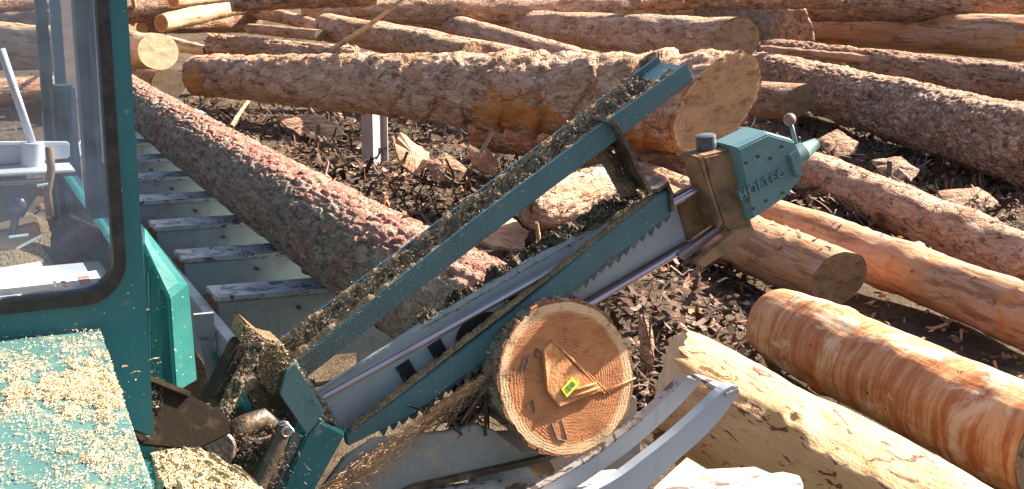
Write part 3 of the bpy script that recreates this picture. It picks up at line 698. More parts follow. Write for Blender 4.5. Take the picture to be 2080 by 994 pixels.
for i in range(0, 9, 2):
    for e in (.04, 1.08):
        c = P1+back*(.72*i+.1)+BD*e
        mk('leg', *beam(Vector((c.x, c.y, -.1)), Vector((c.x, c.y, .62)), BD, back, .08, .08), M_cpanel, root)
# little guard pieces near the cab foot
q = P1-back*.28
mk('end_plate', *prism([at_plane(x, y, q, AX) for x, y in ((394, 640), (434, 636), (438, 694), (398, 690))], back*.02), M_cpanel, root)
mk('end_plate', *prism([at_plane(x, y, q, AX) for x, y in ((404, 684), (430, 684), (462, 780), (430, 800))], back*.02), M_cpanel, root)
mk('teal_strut', *tube([at_plane(432, 716, q-back*.05, AX), at_plane(458, 765, q-back*.05, AX)], .012, 8), M_teal_lit, root)

# ------------------------------------------------------------------ crosscut saw
S0 = CE-AX*.13
def sp(px, py, off=0.0): return at_plane(px, py, S0+AX*off, AX)
def spl(pts, off=0.0): return [sp(x, y, off) for x, y in pts]
saw = thing('crosscut_saw', 'teal crosscut saw frame caked in sawdust with a toothed bar over the sawn log', 'saw', sp(607, 994))
def plate(name, pts, off, th, mat, bevel=.003, parent=saw): return mk(name, *prism(spl(pts, off), -AX*th), mat, parent, bevel=bevel)
def dust_strip(name, a0, a1, b0, b1, mat, parent, nu=120, nv=10, h=.02, seed=0, lumps=16):
    """lumpy sawdust between two edges a0->a1 and b0->b1"""
    a0, a1, b0, b1 = map(Vector, (a0, a1, b0, b1)); nrm = (a1-a0).cross(b0-a0).normalized()
    if nrm.z < 0: nrm = -nrm
    P = np.zeros((nu, nv, 3))
    for j in range(nv):
        t = j/(nv-1)
        p = np.array(a0.lerp(b0, t)); q = np.array(a1.lerp(b1, t))
        P[:, j] = p+(q-p)*np.linspace(0, 1, nu)[:, None]
    t = np.linspace(0, 1, nv)[None]
    hh = h*(.25+np.sin(np.pi*t)**.5*(.55+.9*fbm(P[..., 0]*lumps+seed, P[..., 1]*lumps, P[..., 2]*lumps, 4, .7)))
    hh = np.where((t == 0) | (t == 1), -.002, hh)
    P = P+np.array(nrm)*hh[..., None]
    I = (np.arange(nu-1)[:, None]*nv+np.arange(nv-1)[None]).ravel()
    o = mk(name, P.reshape(-1, 3), np.stack([I, I+nv, I+nv+1, I+1], 1).tolist(), mat, parent, smooth=True)
    o['kind'] = 'stuff'
    k = int(nu*nv*(1.6 if mat is M_dust_dark else .18)); ii = np.random.randint(0, nu, k); jj = np.random.randint(0, nv, k)
    g = grains('loose_grains', P[ii, jj]+np.random.normal(size=(k, 3))*.006, np.tile(np.array(nrm), (k, 1)), .0024+.0042*np.random.rand(k)**2, M_grain_d if mat is M_dust_dark else M_grain_t, parent, .8)
    g['kind'] = 'stuff'
    return o
# upper arm: open channel, teal front face, dust on top
UA_t = [(572, 752), (700, 655), (967, 444), (1240, 240), (1395, 128)]
plate('upper_arm', [(585, 742), (700, 655), (967, 444), (1240, 242), (1395, 130), (1408, 160), (1250, 288), (967, 497), (700, 708), (600, 785)], .02, .014, M_teal_saw)
DUA = .15
a0, a1 = sp(585, 742, .006), sp(1393, 131, .006)
top_n = (a1-a0).normalized()
b0, b1 = a0-AX*DUA, a1-AX*DUA
dn = (a1-a0).cross(AX).normalized()
if dn.z > 0: dn = -dn
mk('arm_channel', *prism([a0+dn*.006, a1+dn*.006, b1+dn*.006, b0+dn*.006], dn*.05), M_teal_saw, saw, bevel=.003)
mk('arm_edge', *prism([b0-dn*.012, b1-dn*.012, b1+dn*.05, b0+dn*.05], -AX*.012), M_teal_saw, saw, bevel=.002)
ex = (a1-a0)*.93
dust_strip('sawdust_crust', a0-AX*.026, a0-AX*.026+ex, b0+AX*.020, b0+AX*.020+ex, M_dust_dark, saw, 300, 12, .013, 3, 34)
dust_strip('sawdust_edge', a0+AX*.012, a0+AX*.012+(a1-a0)*.97, a0-AX*.030, a0-AX*.030+(a1-a0)*.97, M_dust_tan, saw, 240, 5, .012, 5)
dust_strip('sawdust_edge', b0+AX*.028, b0+AX*.028+(a1-a0)*.93, b0-AX*.012, b0-AX*.012+(a1-a0)*.93, M_dust_tan, saw, 240, 5, .014, 6)
fl = []
while len(fl) < 3000:
    u_ = random.random()**2.2; v_ = random.random()
    x = 590+(1000-590)*u_; yt = 742+(430-742)*(x-585)/(990-585); fl.append(tuple(sp(x, yt+2+v_*52, .0215)))
grains('loose_grains', fl, np.tile(np.array(AX), (len(fl), 1)), .0012+.0022*np.random.rand(len(fl)), M_grain_t, saw)['kind'] = 'stuff'
# guide panel with rods
PO = -.055
panel = plate('guide_panel', [(640, 800), (870, 650), (1100, 515), (1300, 420), (1395, 385), (1400, 492), (1195, 615), (1000, 735), (690, 890), (660, 830)], PO, .02, M_white)
plate('rusty_guide_end', [(1372, 398), (1460, 352), (1474, 440), (1398, 490)], PO+.012, .03, M_rust)
plate('panel_foot_rail', [(1190, 612), (1400, 490), (1402, 500), (1196, 628)], PO+.016, .05, M_rust)
# sawdust ledge on top of the panel
l0, l1 = sp(860, 664, PO-.005), sp(1330, 396, PO-.005)
k0, k1 = l0-AX*.03, l1-AX*.13
mk('ledge_plate', *prism([l0, l1, k1, k0], (0, 0, -.012)), M_rust, saw)
dust_strip('sawdust_crust', l0+AX*.004, l1+AX*.004, k0, k1, M_dust_dark, saw, 200, 12, .03, 9, 18)
dust_strip('sawdust_edge', l0+AX*.006, l1+AX*.006, l0-AX*.012, l1-AX*.012, M_dust_tan, saw, 160, 4, .012, 11)
# rods
mk('guide_rod', *tube([sp(648, 812, .0), sp(1442, 372, .0)], .0105, 14), M_rod, saw, smooth=True, autosmooth=True)
mk('guide_rod', *tube([sp(1190, 622, .0), sp(1478, 455, .0)], .0105, 14), M_rod, saw, smooth=True, autosmooth=True)
# lettering on the guide panel
def text_mesh(name, txt, origin, xd, yd, size, ext, mat, parent, bold=0.0, sx=1.0):
    cu = bpy.data.curves.new('lettering', 'FONT'); cu.body = txt; cu.size = size; cu.extrude = ext; cu.offset = bold; cu.space_character = 1.08
    to = bpy.data.objects.new('lettering', cu); COL.objects.link(to)
    me = bpy.data.meshes.new_from_object(to); bpy.data.objects.remove(to)
    z = xd.cross(yd).normalized()
    M = Matrix((xd.normalized()*sx, yd.normalized(), z)).transposed().to_4x4(); M.translation = origin
    me.transform(M); me.materials.clear(); me.materials.append(mat)
    o = bpy.data.objects.new(name, me); COL.objects.link(o); _frm[o.name] = Matrix.Identity(4); adopt(o, parent); return o
tx = (sp(1100, 549, PO)-sp(818, 735, PO)).normalized(); ty = AX.cross(tx).normalized()
if ty.z < 0: ty = -ty
text_mesh('lettering', 'HOL', sp(803, 754, PO+.0045)-ty*.175, tx, ty, .25, .003, M_black, panel, .012, .9)
# bar with teeth
bar = plate('saw_bar', [(702, 884), (882, 752), (1039, 637), (1199, 499), (1328, 400), (1356, 386), (1366, 408), (1366, 434), (1235, 534), (1103, 642), (978, 738), (841, 842), (706, 908)], .035, .03, M_teal_saw, .004)
b_a, b_b = sp(715, 876, .035), sp(1325, 402, .035)
dust_strip('sawdust_edge', b_a, b_b, b_a-AX*.032, b_b-AX*.032, M_dust_tan, saw, 160, 5, .008, 12)
edge = [(770, 878), (841, 844), (978, 740), (1103, 644), (1235, 536), (1364, 436)]
ep = [sp(x, y, .026) for x, y in edge]
seg = [0]
for a, b in zip(ep, ep[1:]): seg.append(seg[-1]+(b-a).length)
tv, tf = prism([Vector((-.0165, -.005, 0)), Vector((.0155, -.005, 0)), Vector((.012, .003, 0)), Vector((-.010, .016, 0))], (0, 0, .008))
tooth0 = None; NT = 34
for i in range(NT):
    s_ = seg[-1]*(i+.5)/NT; j = max(k for k in range(len(seg)) if seg[k] <= s_); j = min(j, len(ep)-2)
    p = ep[j].lerp(ep[j+1], (s_-seg[j])/(seg[j+1]-seg[j])); t = (ep[j+1]-ep[j]).normalized(); nd = t.cross(AX).normalized()
    if nd.z > 0: nd = -nd
    M = Matrix((t, nd, t.cross(nd))).transposed().to_4x4(); M.translation = p
    M = M @ Matrix.Diagonal((random.uniform(.8, 1.15), random.uniform(.7, 1.2), 1, 1))
    if tooth0 is None: tooth0 = mk('tooth', tv, tf, M_tooth, bar, M=M)
    else: share(tooth0, 'tooth', M, bar)
# end strap linking upper arm and bar
def strap(pts, off, wd, mat, name):
    c = spl(pts, off); V = []; F = []
    for i, p in enumerate(c):
        t = (c[min(i+1, len(c)-1)]-c[max(i-1, 0)]).normalized(); nn = t.cross(AX).normalized()*.006
        V += [p-nn, p+nn, p+nn-AX*wd, p-nn-AX*wd]
    for i in range(len(c)-1):
        for k in range(4): F.append((4*i+k, 4*i+(k+1) % 4, 4*i+4+(k+1) % 4, 4*i+4+k))
    F += [(3, 2, 1, 0), tuple(4*(len(c)-1)+k for k in range(4))]
    return mk(name, V, F, mat, saw, smooth=True, autosmooth=True)
strap([(1238, 246), (1252, 256), (1272, 290), (1300, 350), (1322, 388), (1340, 386), (1356, 372), (1364, 392), (1366, 430)], .045, .10, M_grease, 'end_strap')
dust_strip('sawdust_crust', sp(1206, 300, -.03), sp(1262, 402, -.03), sp(1238, 292, -.08), sp(1292, 392, -.08), M_dust_tan, saw, 60, 8, .025, 15)
# clamp block
plate('clamp_block', [(1428, 318), (1492, 303), (1532, 470), (1498, 492), (1470, 460), (1440, 372)], .05, .11, M_rust, .006)
plate('clamp_cheek', [(1418, 322), (1428, 316), (1442, 366), (1470, 452), (1462, 466), (1448, 420)], .058, .10, M_rust, .004)
plate('clamp_foot', [(1408, 534), (1492, 468), (1530, 458), (1534, 476), (1430, 546)], .07, .02, M_rust, .004)
plate('clamp_foot', [(1378, 520), (1472, 452), (1476, 464), (1392, 530)], .03, .03, M_rod, .003)
# gear housing: faceted casting
hp = [(1493, 300), (1560, 268), (1616, 284), (1634, 322), (1632, 362), (1597, 405), (1526, 452)]
front = spl(hp, .085); cen = sum(front, Vector())/7
v = [cen+(p-cen)*.93+AX*.0 for p in front]+[p-AX*.025 for p in front]+[p-AX*.12 for p in front]+[cen+(p-cen)*.85-AX*.16 for p in front]
f = [tuple(range(7)), tuple(range(27, 20, -1))]
for l in range(3): f += [(l*7+i, l*7+(i+1) % 7, l*7+7+(i+1) % 7, l*7+7+i) for i in range(7)]
hous = mk('gear_housing', v, f, M_teal_cast, saw, bevel=.004)
tx = (sp(1600, 345, .085)-sp(1520, 390, .085)).normalized(); ty = AX.cross(tx).normalized()
if ty.z < 0: ty = -ty
text_mesh('lettering', 'HOLTEC', sp(1503, 408, .0875), tx, ty, .042, .004, M_teal_cast, hous, .0010, 1.0)
for (x, y) in ((1515, 332), (1540, 318), (1565, 322), (1588, 298), (1520, 408), (1556, 408), (1590, 392), (1530, 424)):
    c = sp(x, y, .087); mk('bolt', *tube([c-AX*.004, c+AX*.004], .0045, 6), M_grease, hous)
plate('bearing_cap', [(1604, 318), (1620, 306), (1632, 350), (1630, 360), (1616, 356)], .10, .05, M_teal_cast, .003)
ax_ = (sp(1665, 290, .02)-sp(1612, 322, .02)).normalized(); o_ = sp(1608, 322, .02); pl = (sp(1665, 290, .02)-sp(1612, 322, .02)).length
mk('nozzle', *tube([o_, o_+ax_*pl*.45, o_+ax_*pl*.5, o_+ax_*pl*.95], [.034, .030, .025, .018], 16), M_teal_cast, saw, smooth=True, autosmooth=True)
mk('nozzle_nut', *tube([o_+ax_*pl*.93, o_+ax_*pl*1.15], .011, 6), M_rust, saw)
mk('lever', *tube([sp(1617, 292, .03), sp(1606, 250, .03)], .0065, 10), M_teal_cast, saw, smooth=True)
mk('lever_ball', *sphere(sp(1604, 243, .03), .0195, 18, 12), M_ball, saw, smooth=True)
kb = sp(1436, 312, -.02); kt = sp(1433, 276, -.02)
mk('knob', *tube([kb, kt, kt+(kt-kb)*.06], [.031, .031, .026], 20), M_dknob, saw, smooth=True, autosmooth=True)
# pivot bracket
plate('bracket_tube', [(582, 752), (600, 740), (660, 835), (648, 854), (624, 884), (569, 802)], .10, .012, M_teal_cast, .002)
tb = [sp(584, 750, .102), sp(649, 853, .102)]; tc = [sp(597, 727, .03), sp(701, 877, .03)]
mk('bracket_top', *prism([tb[0], tb[1], tc[1], tc[0]], (.006, .008, -.010)), M_teal_lit, saw, bevel=.002)
dust_strip('sawdust_crust', tb[0].lerp(tc[0], .12), tb[1].lerp(tc[1], .12), tb[0].lerp(tc[0], .88), tb[1].lerp(tc[1], .88), M_dust_dark, saw, 60, 10, .008, 21)
plate('bracket_post', [(648, 855), (702, 882), (640, 994), (560, 1140), (490, 1140), (575, 996), (624, 885)], .10, .11, M_teal, .004)
plate('mounting_block', [(499, 655), (540, 690), (576, 698), (592, 742), (560, 806), (520, 770), (512, 716), (486, 692)], .07, .12, M_dust_brown, .008)
# left strut with sawdust
p0, p1 = sp(505, 690, .05), sp(395, 905, .16)
sd_ = Vector((.75, -.55, .25)).normalized(); 
mk('strut', *beam(p0, p1, UX, AX, .075, .09), M_blackish, saw, bevel=.004)
nn = AX
dust_strip('sawdust_crust', p0+AX*.047-UX*.01, p1+AX*.047-UX*.01, p0+AX*.047+UX*.036, p1+AX*.047+UX*.036, M_dust_dark, saw, 70, 8, .018, 23, 26)
# clumps on the mounting block
cl = []
for i in range(900):
    x = random.uniform(488, 592); y = random.uniform(655, 800); cl.append(sp(x, y, .072))
def inside(p, poly):
    c = False; n_ = len(poly)
    for i in range(n_):
        a, b = poly[i], poly[(i+1) % n_]
        if (a[1] > p[1]) != (b[1] > p[1]) and p[0] < (b[0]-a[0])*(p[1]-a[1])/(b[1]-a[1])+a[0]: c = not c
    return c
blk = [(499, 655), (540, 690), (576, 698), (592, 742), (560, 806), (520, 770), (512, 716), (486, 692)]
cl = []
while len(cl) < 700:
    q = (random.uniform(486, 592), random.uniform(655, 806))
    if inside(q, blk): cl.append(tuple(sp(q[0], q[1], .071)))
grains('loose_grains', cl, np.tile(np.array(AX), (len(cl), 1)), .003+.005*np.random.rand(len(cl)), M_grain_t, saw)['kind'] = 'stuff'

# ------------------------------------------------------------------ saw drive under the bracket
dr = thing('saw_drive', 'greasy dark hydraulic drive with hub and hoses below the saw bracket', 'machine drive', sp(470, 994, .15))
def sq(px, py, off): return sp(px, py, off)
mk('hub', *tube([sq(442, 912, .22), sq(442, 912, .215), sq(442, 912, .10)], [.040, .047, .047], 28), M_grease, dr, smooth=True, autosmooth=True)
mk('hub_cap', *tube([sq(442, 912, .235), sq(442, 912, .20)], .026, 24), M_grease, dr, smooth=True, autosmooth=True)
mk('hose', *tube([sq(455, 905, .12), sq(490, 868, .12), sq(530, 850, .10), sq(560, 872, .08), sq(560, 930, .08), sq(530, 1010, .08)], .030, 16), M_grease, dr, smooth=True)
mk('hose', *tube([sq(470, 950, .15), sq(510, 900, .15), sq(540, 895, .14), sq(545, 960, .14), sq(500, 1020, .14)], .026, 16), M_grease, dr, smooth=True)
mk('cylinder', *tube([sq(578, 868, .17), sq(525, 985, .20)], .022, 18), M_grease, dr, smooth=True, autosmooth=True)
hel = []
c0 = sq(582, 876, .19)
for i in range(60):
    t = i/60*3*2*math.pi; hel.append(c0+UX*.014*math.cos(t)+ZU*.014*math.sin(t)-AX*(.0012*i-.02))
mk('coil_spring', *tube(hel, .0035, 6), M_rod, dr, smooth=True)
mk('pale_block', *prism(spl([(500, 800), (530, 785), (548, 800), (545, 832), (520, 838), (505, 826)], .03), -AX*.1), M_dust_tan, dr, bevel=.006)
mk('teal_bracket', *prism(spl([(462, 815), (480, 795), (500, 800), (522, 852), (508, 856), (490, 826), (470, 832)], .06), -AX*.04), M_teal_lit, dr, bevel=.003)
mk('back_plate', *prism(spl([(440, 770), (640, 770), (640, 1000), (430, 1000)], -.16), -AX*.02), M_grease, dr)
mk('dusty_plate', *prism(spl([(598, 880), (626, 890), (596, 940), (588, 985), (570, 985)], .07), -AX*.02), M_plate, dr)
mk('dark_guide', *prism(spl([(470, 870), (486, 852), (500, 905), (482, 930)], .08), -AX*.02), M_rod, dr)
mk('grease_ram', *tube([sq(352, 914, .3), sq(394, 916, .3)], .010, 12), M_rod, dr, smooth=True)
cl = [tuple(sp(random.gauss(510, 45), random.gauss(930, 35), .16+random.random()*.03)) for _ in range(700)]
grains('loose_grains', cl, np.tile(np.array(AX), (len(cl), 1)), .004+.006*np.random.rand(len(cl)), M_grain_d, dr)['kind'] = 'stuff'

# ------------------------------------------------------------------ cut end details: raised splinter, tag, crayon marks
face, FM = LOGC[logcut.name]
cn = cutn.normalized(); 
def cf(px, py, off=0.0): return at_plane(px, py, CE+cn*off, cn)
ctr = CE
blkp = [(1105, 712), (1122, 692), (1170, 746), (1223, 795), (1138, 827), (1112, 795)]
top = [cf(x, y, .013) for x, y in blkp]; basep = [p-cn*.06 for p in top]
top[1] = cf(1122, 692, .003); top[2] = cf(1170, 746, .009)
ch = mk('raised_splinter', top+basep, [tuple(range(6)), tuple(range(11, 5, -1))]+[(i, (i+1) % 6, 6+(i+1) % 6, 6+i) for i in range(6)], M_slab, logcut, bevel=.002)
ch.data.materials[0] = simple('torn_orange_wood', (.40, .15, .05), .8, 0, 26, c2=(.50, .235, .10), bump=.6)
for a, b, r in (((1120, 690), (1228, 800), .0045), ((1130, 700), (1238, 800), .003), ((1140, 800), (1212, 778), .004), ((1145, 812), (1218, 787), .004), ((1215, 800), (1290, 768), .003)):
    mk('splinter_ridge', *tube([cf(*a, .012 if r == .004 else .003), cf((a[0]+b[0])/2+2, (a[1]+b[1])/2, .015 if r == .004 else .006), cf(*b, .013 if r == .004 else .003)], [r*.6, r, r*.6], 7), ch.data.materials[0], logcut, smooth=True)
tg = [cf(1162, 766, .0165), cf(1178, 779, .021), cf(1152, 808, .020), cf(1140, 791, .0165)]
tagb = mk('plastic_tag', *prism(tg, -cn*.0025), M_tagy, logcut, bevel=.0006)
for u0, u1, v0, v1 in ((.2, .45, .25, .75), (.55, .7, .2, .8)):
    a = lambda u, v: tg[0].lerp(tg[3], u).lerp(tg[1].lerp(tg[2], u), v)+cn*.0015
    mk('tag_print', *prism([a(u0, v0), a(u1, v0), a(u1, v1), a(u0, v1)], -cn*.001), M_tagp, logcut)
def crayon(pts):
    mk('crayon_mark', *tube([cf(x, y, .0015) for x, y in pts], .0022, 6), M_ink, logcut)
for s_ in ([(1058, 755), (1062, 728), (1076, 722)], [(1066, 752), (1072, 730)], [(1086, 728), (1090, 708), (1098, 716)], [(1070, 828), (1082, 812), (1086, 838)], [(1120, 860), (1132, 892), (1148, 896)], [(1140, 852), (1152, 892)]): crayon(s_)

# ------------------------------------------------------------------ cradle below the cut log
cr = thing('log_cradle', 'dusty grey plate cradle carrying the sawn log end', 'cradle', sp(1000, 994, .04))
mk('cradle_plate', *prism(spl([(560, 1120), (700, 932), (760, 892), (905, 878), (965, 862), (1005, 876), (1060, 918), (1110, 924), (1180, 905), (1240, 868), (1270, 830), (1288, 806), (1294, 808), (1294, 868), (1180, 900), (1090, 938), (830, 1000), (640, 1120)], .05), -AX*.02), M_plate, cr, bevel=.003)
mk('cradle_lip', *prism(spl([(640, 1100), (840, 988), (1100, 930), (1290, 862), (1292, 872), (1100, 941), (842, 999), (645, 1110)], .07), -AX*.02), M_grease, cr)
mk('rear_plate', *prism(spl([(955, 862), (1010, 880), (1300, 860), (1300, 1100), (955, 1100)], -.10), -AX*.02), M_plate, cr)
mk('support_post', *prism(spl([(1062, 930), (1110, 922), (1150, 1000), (1100, 1100), (1050, 1100)], .0), -AX*.05), M_rust, cr, bevel=.003)
mk('pale_plate', *prism(spl([(975, 960), (1070, 942), (1100, 1000), (1010, 1100), (960, 1100)], .02), -AX*.02), M_cpanel, cr)
# bark fibres hanging from the log's underside at the cut
fp = []; 
for i in range(80):
    fp.append(tuple(sp(random.gauss(935, 34), random.gauss(838, 20), random.uniform(-.02, .06))))
k = len(fp); fo = strips('hanging_fibres', fp, np.tile(np.array(AX), (k, 1))+np.random.normal(size=(k, 3))*.2, .05+.09*np.random.rand(k), .004+.007*np.random.rand(k), M_strips, None, .15, 3, align=np.tile(np.array(sp(960, 780)-sp(860, 890))*3, (k, 1)))
tag(fo, 'torn bark fibres hanging under the log beside the bar', 'bark fibres', kind='stuff')
# sawdust spray thrown off the chain
P = []; Al = []
jet = (sp(700, 935, .06)-sp(985, 760, .06)).normalized()
for i in range(9000):
    t = random.random()**.8
    x = 985+(640-985)*t+random.gauss(0, 6); y = 762+(1000-762)*t**1.05
    q = sp(x, y+abs(random.gauss(0, 1))*(8+38*t), .06+random.gauss(0, .012+.03*t)); P.append(tuple(q)); Al.append(tuple(jet*6+Vector(np.random.normal(size=3)*.5)))
k = len(P); nr = np.random.normal(size=(k, 3)); nr /= np.linalg.norm(nr, axis=1)[:, None]
fo = strips('sawdust_spray', P, nr, .004+.02*np.random.rand(k)**2, .0008+.0016*np.random.rand(k), M_grain_o, None, .1, 1, align=np.array(Al))
tag(fo, 'orange brown sawdust spraying off the saw bar', 'sawdust', kind='stuff')

# ------------------------------------------------------------------ white kicker arms and rails at the front
ka = thing('kicker_arm', 'pair of bent white channel arms joined by a plate beside the sawn log', 'kicker arm', sp(1250, 994, .3))
def channel(pts, off, dep, th, mat, name='arm'):
    c = spl(pts, off); V = []; F = []
    half = len(pts)//2
    return mk(name, *prism(c, -AX*dep), mat, ka, bevel=.003)
def smooth(pts, k=5):
    P = [np.array(p, float) for p in pts]; out = []
    for i in range(len(P)-1):
        a = P[max(i-1, 0)]; b = P[i]; c = P[i+1]; d = P[min(i+2, len(P)-1)]
        for t in np.linspace(0, 1, k, endpoint=False):
            out.append(tuple(.5*(2*b+(c-a)*t+(2*a-5*b+4*c-d)*t*t+(3*b-a-3*c+d)*t**3)))
    return out+[tuple(P[-1])]
e1 = smooth([(1060, 1012), (1180, 944), (1252, 893), (1328, 830), (1396, 764)])
e2 = smooth([(1180, 1012), (1252, 974), (1312, 930), (1368, 886), (1420, 840), (1472, 793), (1499, 782)])
arm1 = e1+smooth([(1428, 774), (1368, 838), (1290, 908), (1215, 962), (1140, 1012)])
arm2 = e2+smooth([(1504, 800), (1460, 858), (1416, 902), (1375, 938), (1336, 974), (1290, 1014)])
channel(arm1, .22, .012, 0, M_kick)
def flange(line, off, dep, mat):
    c = spl(line, off); V = []; F = []
    for p in c: V += [p, p-AX*dep, p-AX*dep-ZU*.006, p-ZU*.006]
    for i in range(len(c)-1):
        for k in range(4): F.append((4*i+k, 4*i+(k+1) % 4, 4*i+4+(k+1) % 4, 4*i+4+k))
    F += [(0, 1, 2, 3), tuple(4*(len(c)-1)+k for k in (3, 2, 1, 0))]
    return mk('arm_flange', V, F, mat, ka)
flange([(x, y-1) for x, y in e1], .222, .035, M_white_worn)
channel(arm2, .44, .012, 0, M_kick)
flange([(x, y-1) for x, y in e2[:-2]], .442, .035, M_kick)
tp = [sp(1404, 758, .225), sp(1430, 764, .225), sp(1500, 790, .445), sp(1474, 798, .445)]
mk('tie_plate', *prism(tp, (0, 0, -.012)), M_white_worn, ka, bevel=.002)
rl = thing('front_rail', 'white painted rail along the lower edge in front of the cradle', 'rail', at_z(1040, 994, .75))
c = [at_z(830, 990, .80), at_z(1150, 962, .80), at_z(1255, 952, .80), at_z(1215, 985, .80), at_z(1150, 1040, .80), at_z(800, 1040, .80)]
mk('rail_top', *prism(c, (0, 0, -.03)), M_white_worn, rl, bevel=.003)
c = [at_z(830, 996, .765), at_z(1210, 990, .765), at_z(1150, 1050, .765), at_z(800, 1050, .765)]
mk('rail_web', *prism(c, (0, 0, -.4)), M_kick, rl)
bd = thing('white_board', 'bright white board end in front of the pale peeled log', 'board', at_z(1450, 994, .6))
c = [at_z(1326, 992, .78), at_z(1395, 928, .78), at_z(1436, 953, .78), at_z(1534, 948, .78), at_z(1572, 964, .78), at_z(1500, 985, .78), at_z(1340, 1000, .78)]
mk('board_top', *prism(c, (0, 0, -.03)), simple('chalky_white', (.34, .315, .285), .7, 0, 14, .12, c2=(.20, .16, .125)), bd, bevel=.002)
c = [at_z(1330, 994, .80), at_z(1590, 958, .80), at_z(1625, 966, .80), at_z(1632, 985, .80), at_z(1600, 1050, .80), at_z(1300, 1050, .80)]
ch2 = thing('worn_channel', 'scuffed white steel channel in the bottom right beside the white board', 'channel', at_z(1500, 994, .6))
mk('channel_top', *prism(c, (0, 0, -.02)), M_white_worn, ch2, bevel=.002)
c = [at_z(1335, 1000, .778), at_z(1592, 962, .778), at_z(1620, 972, .778), at_z(1600, 1050, .778), at_z(1310, 1050, .778)]
mk('channel_web', *prism(c, (0, 0, -.12)), M_kick, ch2)
for p_, h in ((rl, (1000, 1030)), (bd, (1450, 1040)), (ch2, (1500, 1060))):
    b = at_z(h[0], h[1], .74)
    mk('support', *beam(Vector((b.x, b.y, -.1)), b, UX, AX, .08, .08), M_kick, p_)

# ------------------------------------------------------------------ cab, hood
HZ = 1.60
hb = at_z(205, 670, HZ); CP = hb+(-AX)*.02         # cab front plane
def cp(px, py, off=0.0): return at_plane(px, py, CP+AX*off, AX)
cab = thing('operator_cab', 'teal operator cab with a large black sealed window at the left edge', 'cab', Vector((hb.x-.8, hb.y, 0)))
# local cab coordinates: a = along UX from right edge, z up
RE = cp(283, 400); RE = Vector((RE.x, RE.y, 0))
def cw(a, z, off=0.0): return RE+UX*a+ZU*z+AX*off
def pa(px, py): 
    q = cp(px, py); return ((q-RE).dot(UX), q.z)
CW, CD, ZT, ZB = 1.7, 1.45, 3.1, 0.85
# window opening with rounded corner
wr, wb = pa(244, 300)[0], pa(150, 612)[1]
wr = pa(238, 420)[0]; wlft = -1.45; wt = 2.75; RR = .075
def rrect(x0, x1, z0, z1, r, k=8):
    pts = []
    for cx, cz, s0 in ((x1-r, z0+r, -90), (x1-r, z1-r, 0), (x0+r, z1-r, 90), (x0+r, z0+r, 180)):
        for i in range(k+1):
            t = rad(s0+90*i/k); pts.append((cx+r*math.cos(t), cz+r*math.sin(t)))
    return pts
def framed(name, outer, inner, off, th, mat, parent, bevel=.0):
    """plate with a hole: ring between outer rectangle-like loop and inner loop (same count)"""
    n_ = len(inner); V = []
    for lo in (outer, inner):
        for a, z in lo: V.append(cw(a, z, off))
    for lo in (outer, inner):
        for a, z in lo: V.append(cw(a, z, off-th))
    F = []
    for i in range(n_):
        j = (i+1) % n_
        F += [(i, j, n_+j, n_+i), (2*n_+j, 2*n_+i, 3*n_+i, 3*n_+j), (n_+i, n_+j, 3*n_+j, 3*n_+i), (j, i, 2*n_+i, 2*n_+j)]
    return mk(name, V, F, mat, parent, bevel=bevel)
inner = rrect(wlft, wr, wb, wt, RR)
# project every inner point on the outer rectangle
outer = []
x0, x1, z0, z1 = -CW, 0, ZB, ZT
k = 8
for qd, (ex_, ez) in enumerate(((x1, z0), (x1, z1), (x0, z1), (x0, z0))):
    for i in range(k+1):
        t = i/k
        pa_ = inner[qd*(k+1)+i]
        if qd == 0: outer.append((pa_[0]+(ex_-pa_[0])*min(1, 2*t) if t < .5 else ex_, ez if t <= .5 else ez+(pa_[1]-ez)*(2*t-1)))
        elif qd == 1: outer.append((ex_ if t <= .5 else ex_+(pa_[0]-ex_)*(2*t-1), pa_[1]+(ez-pa_[1])*min(1, 2*t) if t < .5 else ez))
        elif qd == 2: outer.append((pa_[0]+(ex_-pa_[0])*min(1, 2*t) if t < .5 else ex_, ez if t <= .5 else ez+(pa_[1]-ez)*(2*t-1)))
        else: outer.append((ex_ if t <= .5 else ex_+(pa_[0]-ex_)*(2*t-1), pa_[1]+(ez-pa_[1])*min(1, 2*t) if t < .5 else ez))
framed('front_wall', outer, inner, 0, .03, M_teal, cab)
# rubber seal
si = rrect(wlft+.014, wr-.014, wb+.016, wt-.014, RR-.012)
framed('window_seal', [(a*1, z) for a, z in rrect(wlft-.008, wr+.008, wb-.008, wt+.008, RR+.008)], si, .014, .04, M_rubber, cab)
mk('window_glass', [cw(a, z, -.008) for a, z in rrect(wlft, wr, wb, wt, RR)], [tuple(range(36))], M_glass, cab)
mk('roof', *beam(cw(-CW/2, ZT+.03, .05), cw(-CW/2, ZT+.03, -CD-.05), UX, ZU, CW+.1, .06), M_teal, cab, bevel=.01)
# right side wall with window (seen edge on from inside)
def side(a, z, off): return RE+UX*a+ZU*z+AX*off
mk('side_wall', *prism([side(-.03, ZB, -.032), side(-.03, wb+.05, -.032), side(-.03, wb+.05, -CD), side(-.03, ZB, -CD)], UX*.028), M_teal, cab)
mk('corner_pillar', *beam(side(-.016, wb+.052, -.062), side(-.016, ZT, -.062), UX, AX, .03, .055), M_interior, cab)
mk('side_mullion', *beam(side(-.022, wb+.052, -.55), side(-.022, ZT, -.55), UX, AX, .03, .06), M_interior, cab)
mk('rear_pillar', *beam(side(-.03, ZB, -CD+.06), side(-.03, ZT, -CD+.06), UX, AX, .03, .04), M_interior, cab)
mk('side_glass', [side(-.012, wb+.055, -.1), side(-.012, wb+.055, -CD+.1), side(-.012, ZT, -CD+.1), side(-.012, ZT, -.1)], [(0, 1, 2, 3)], M_glass, cab)
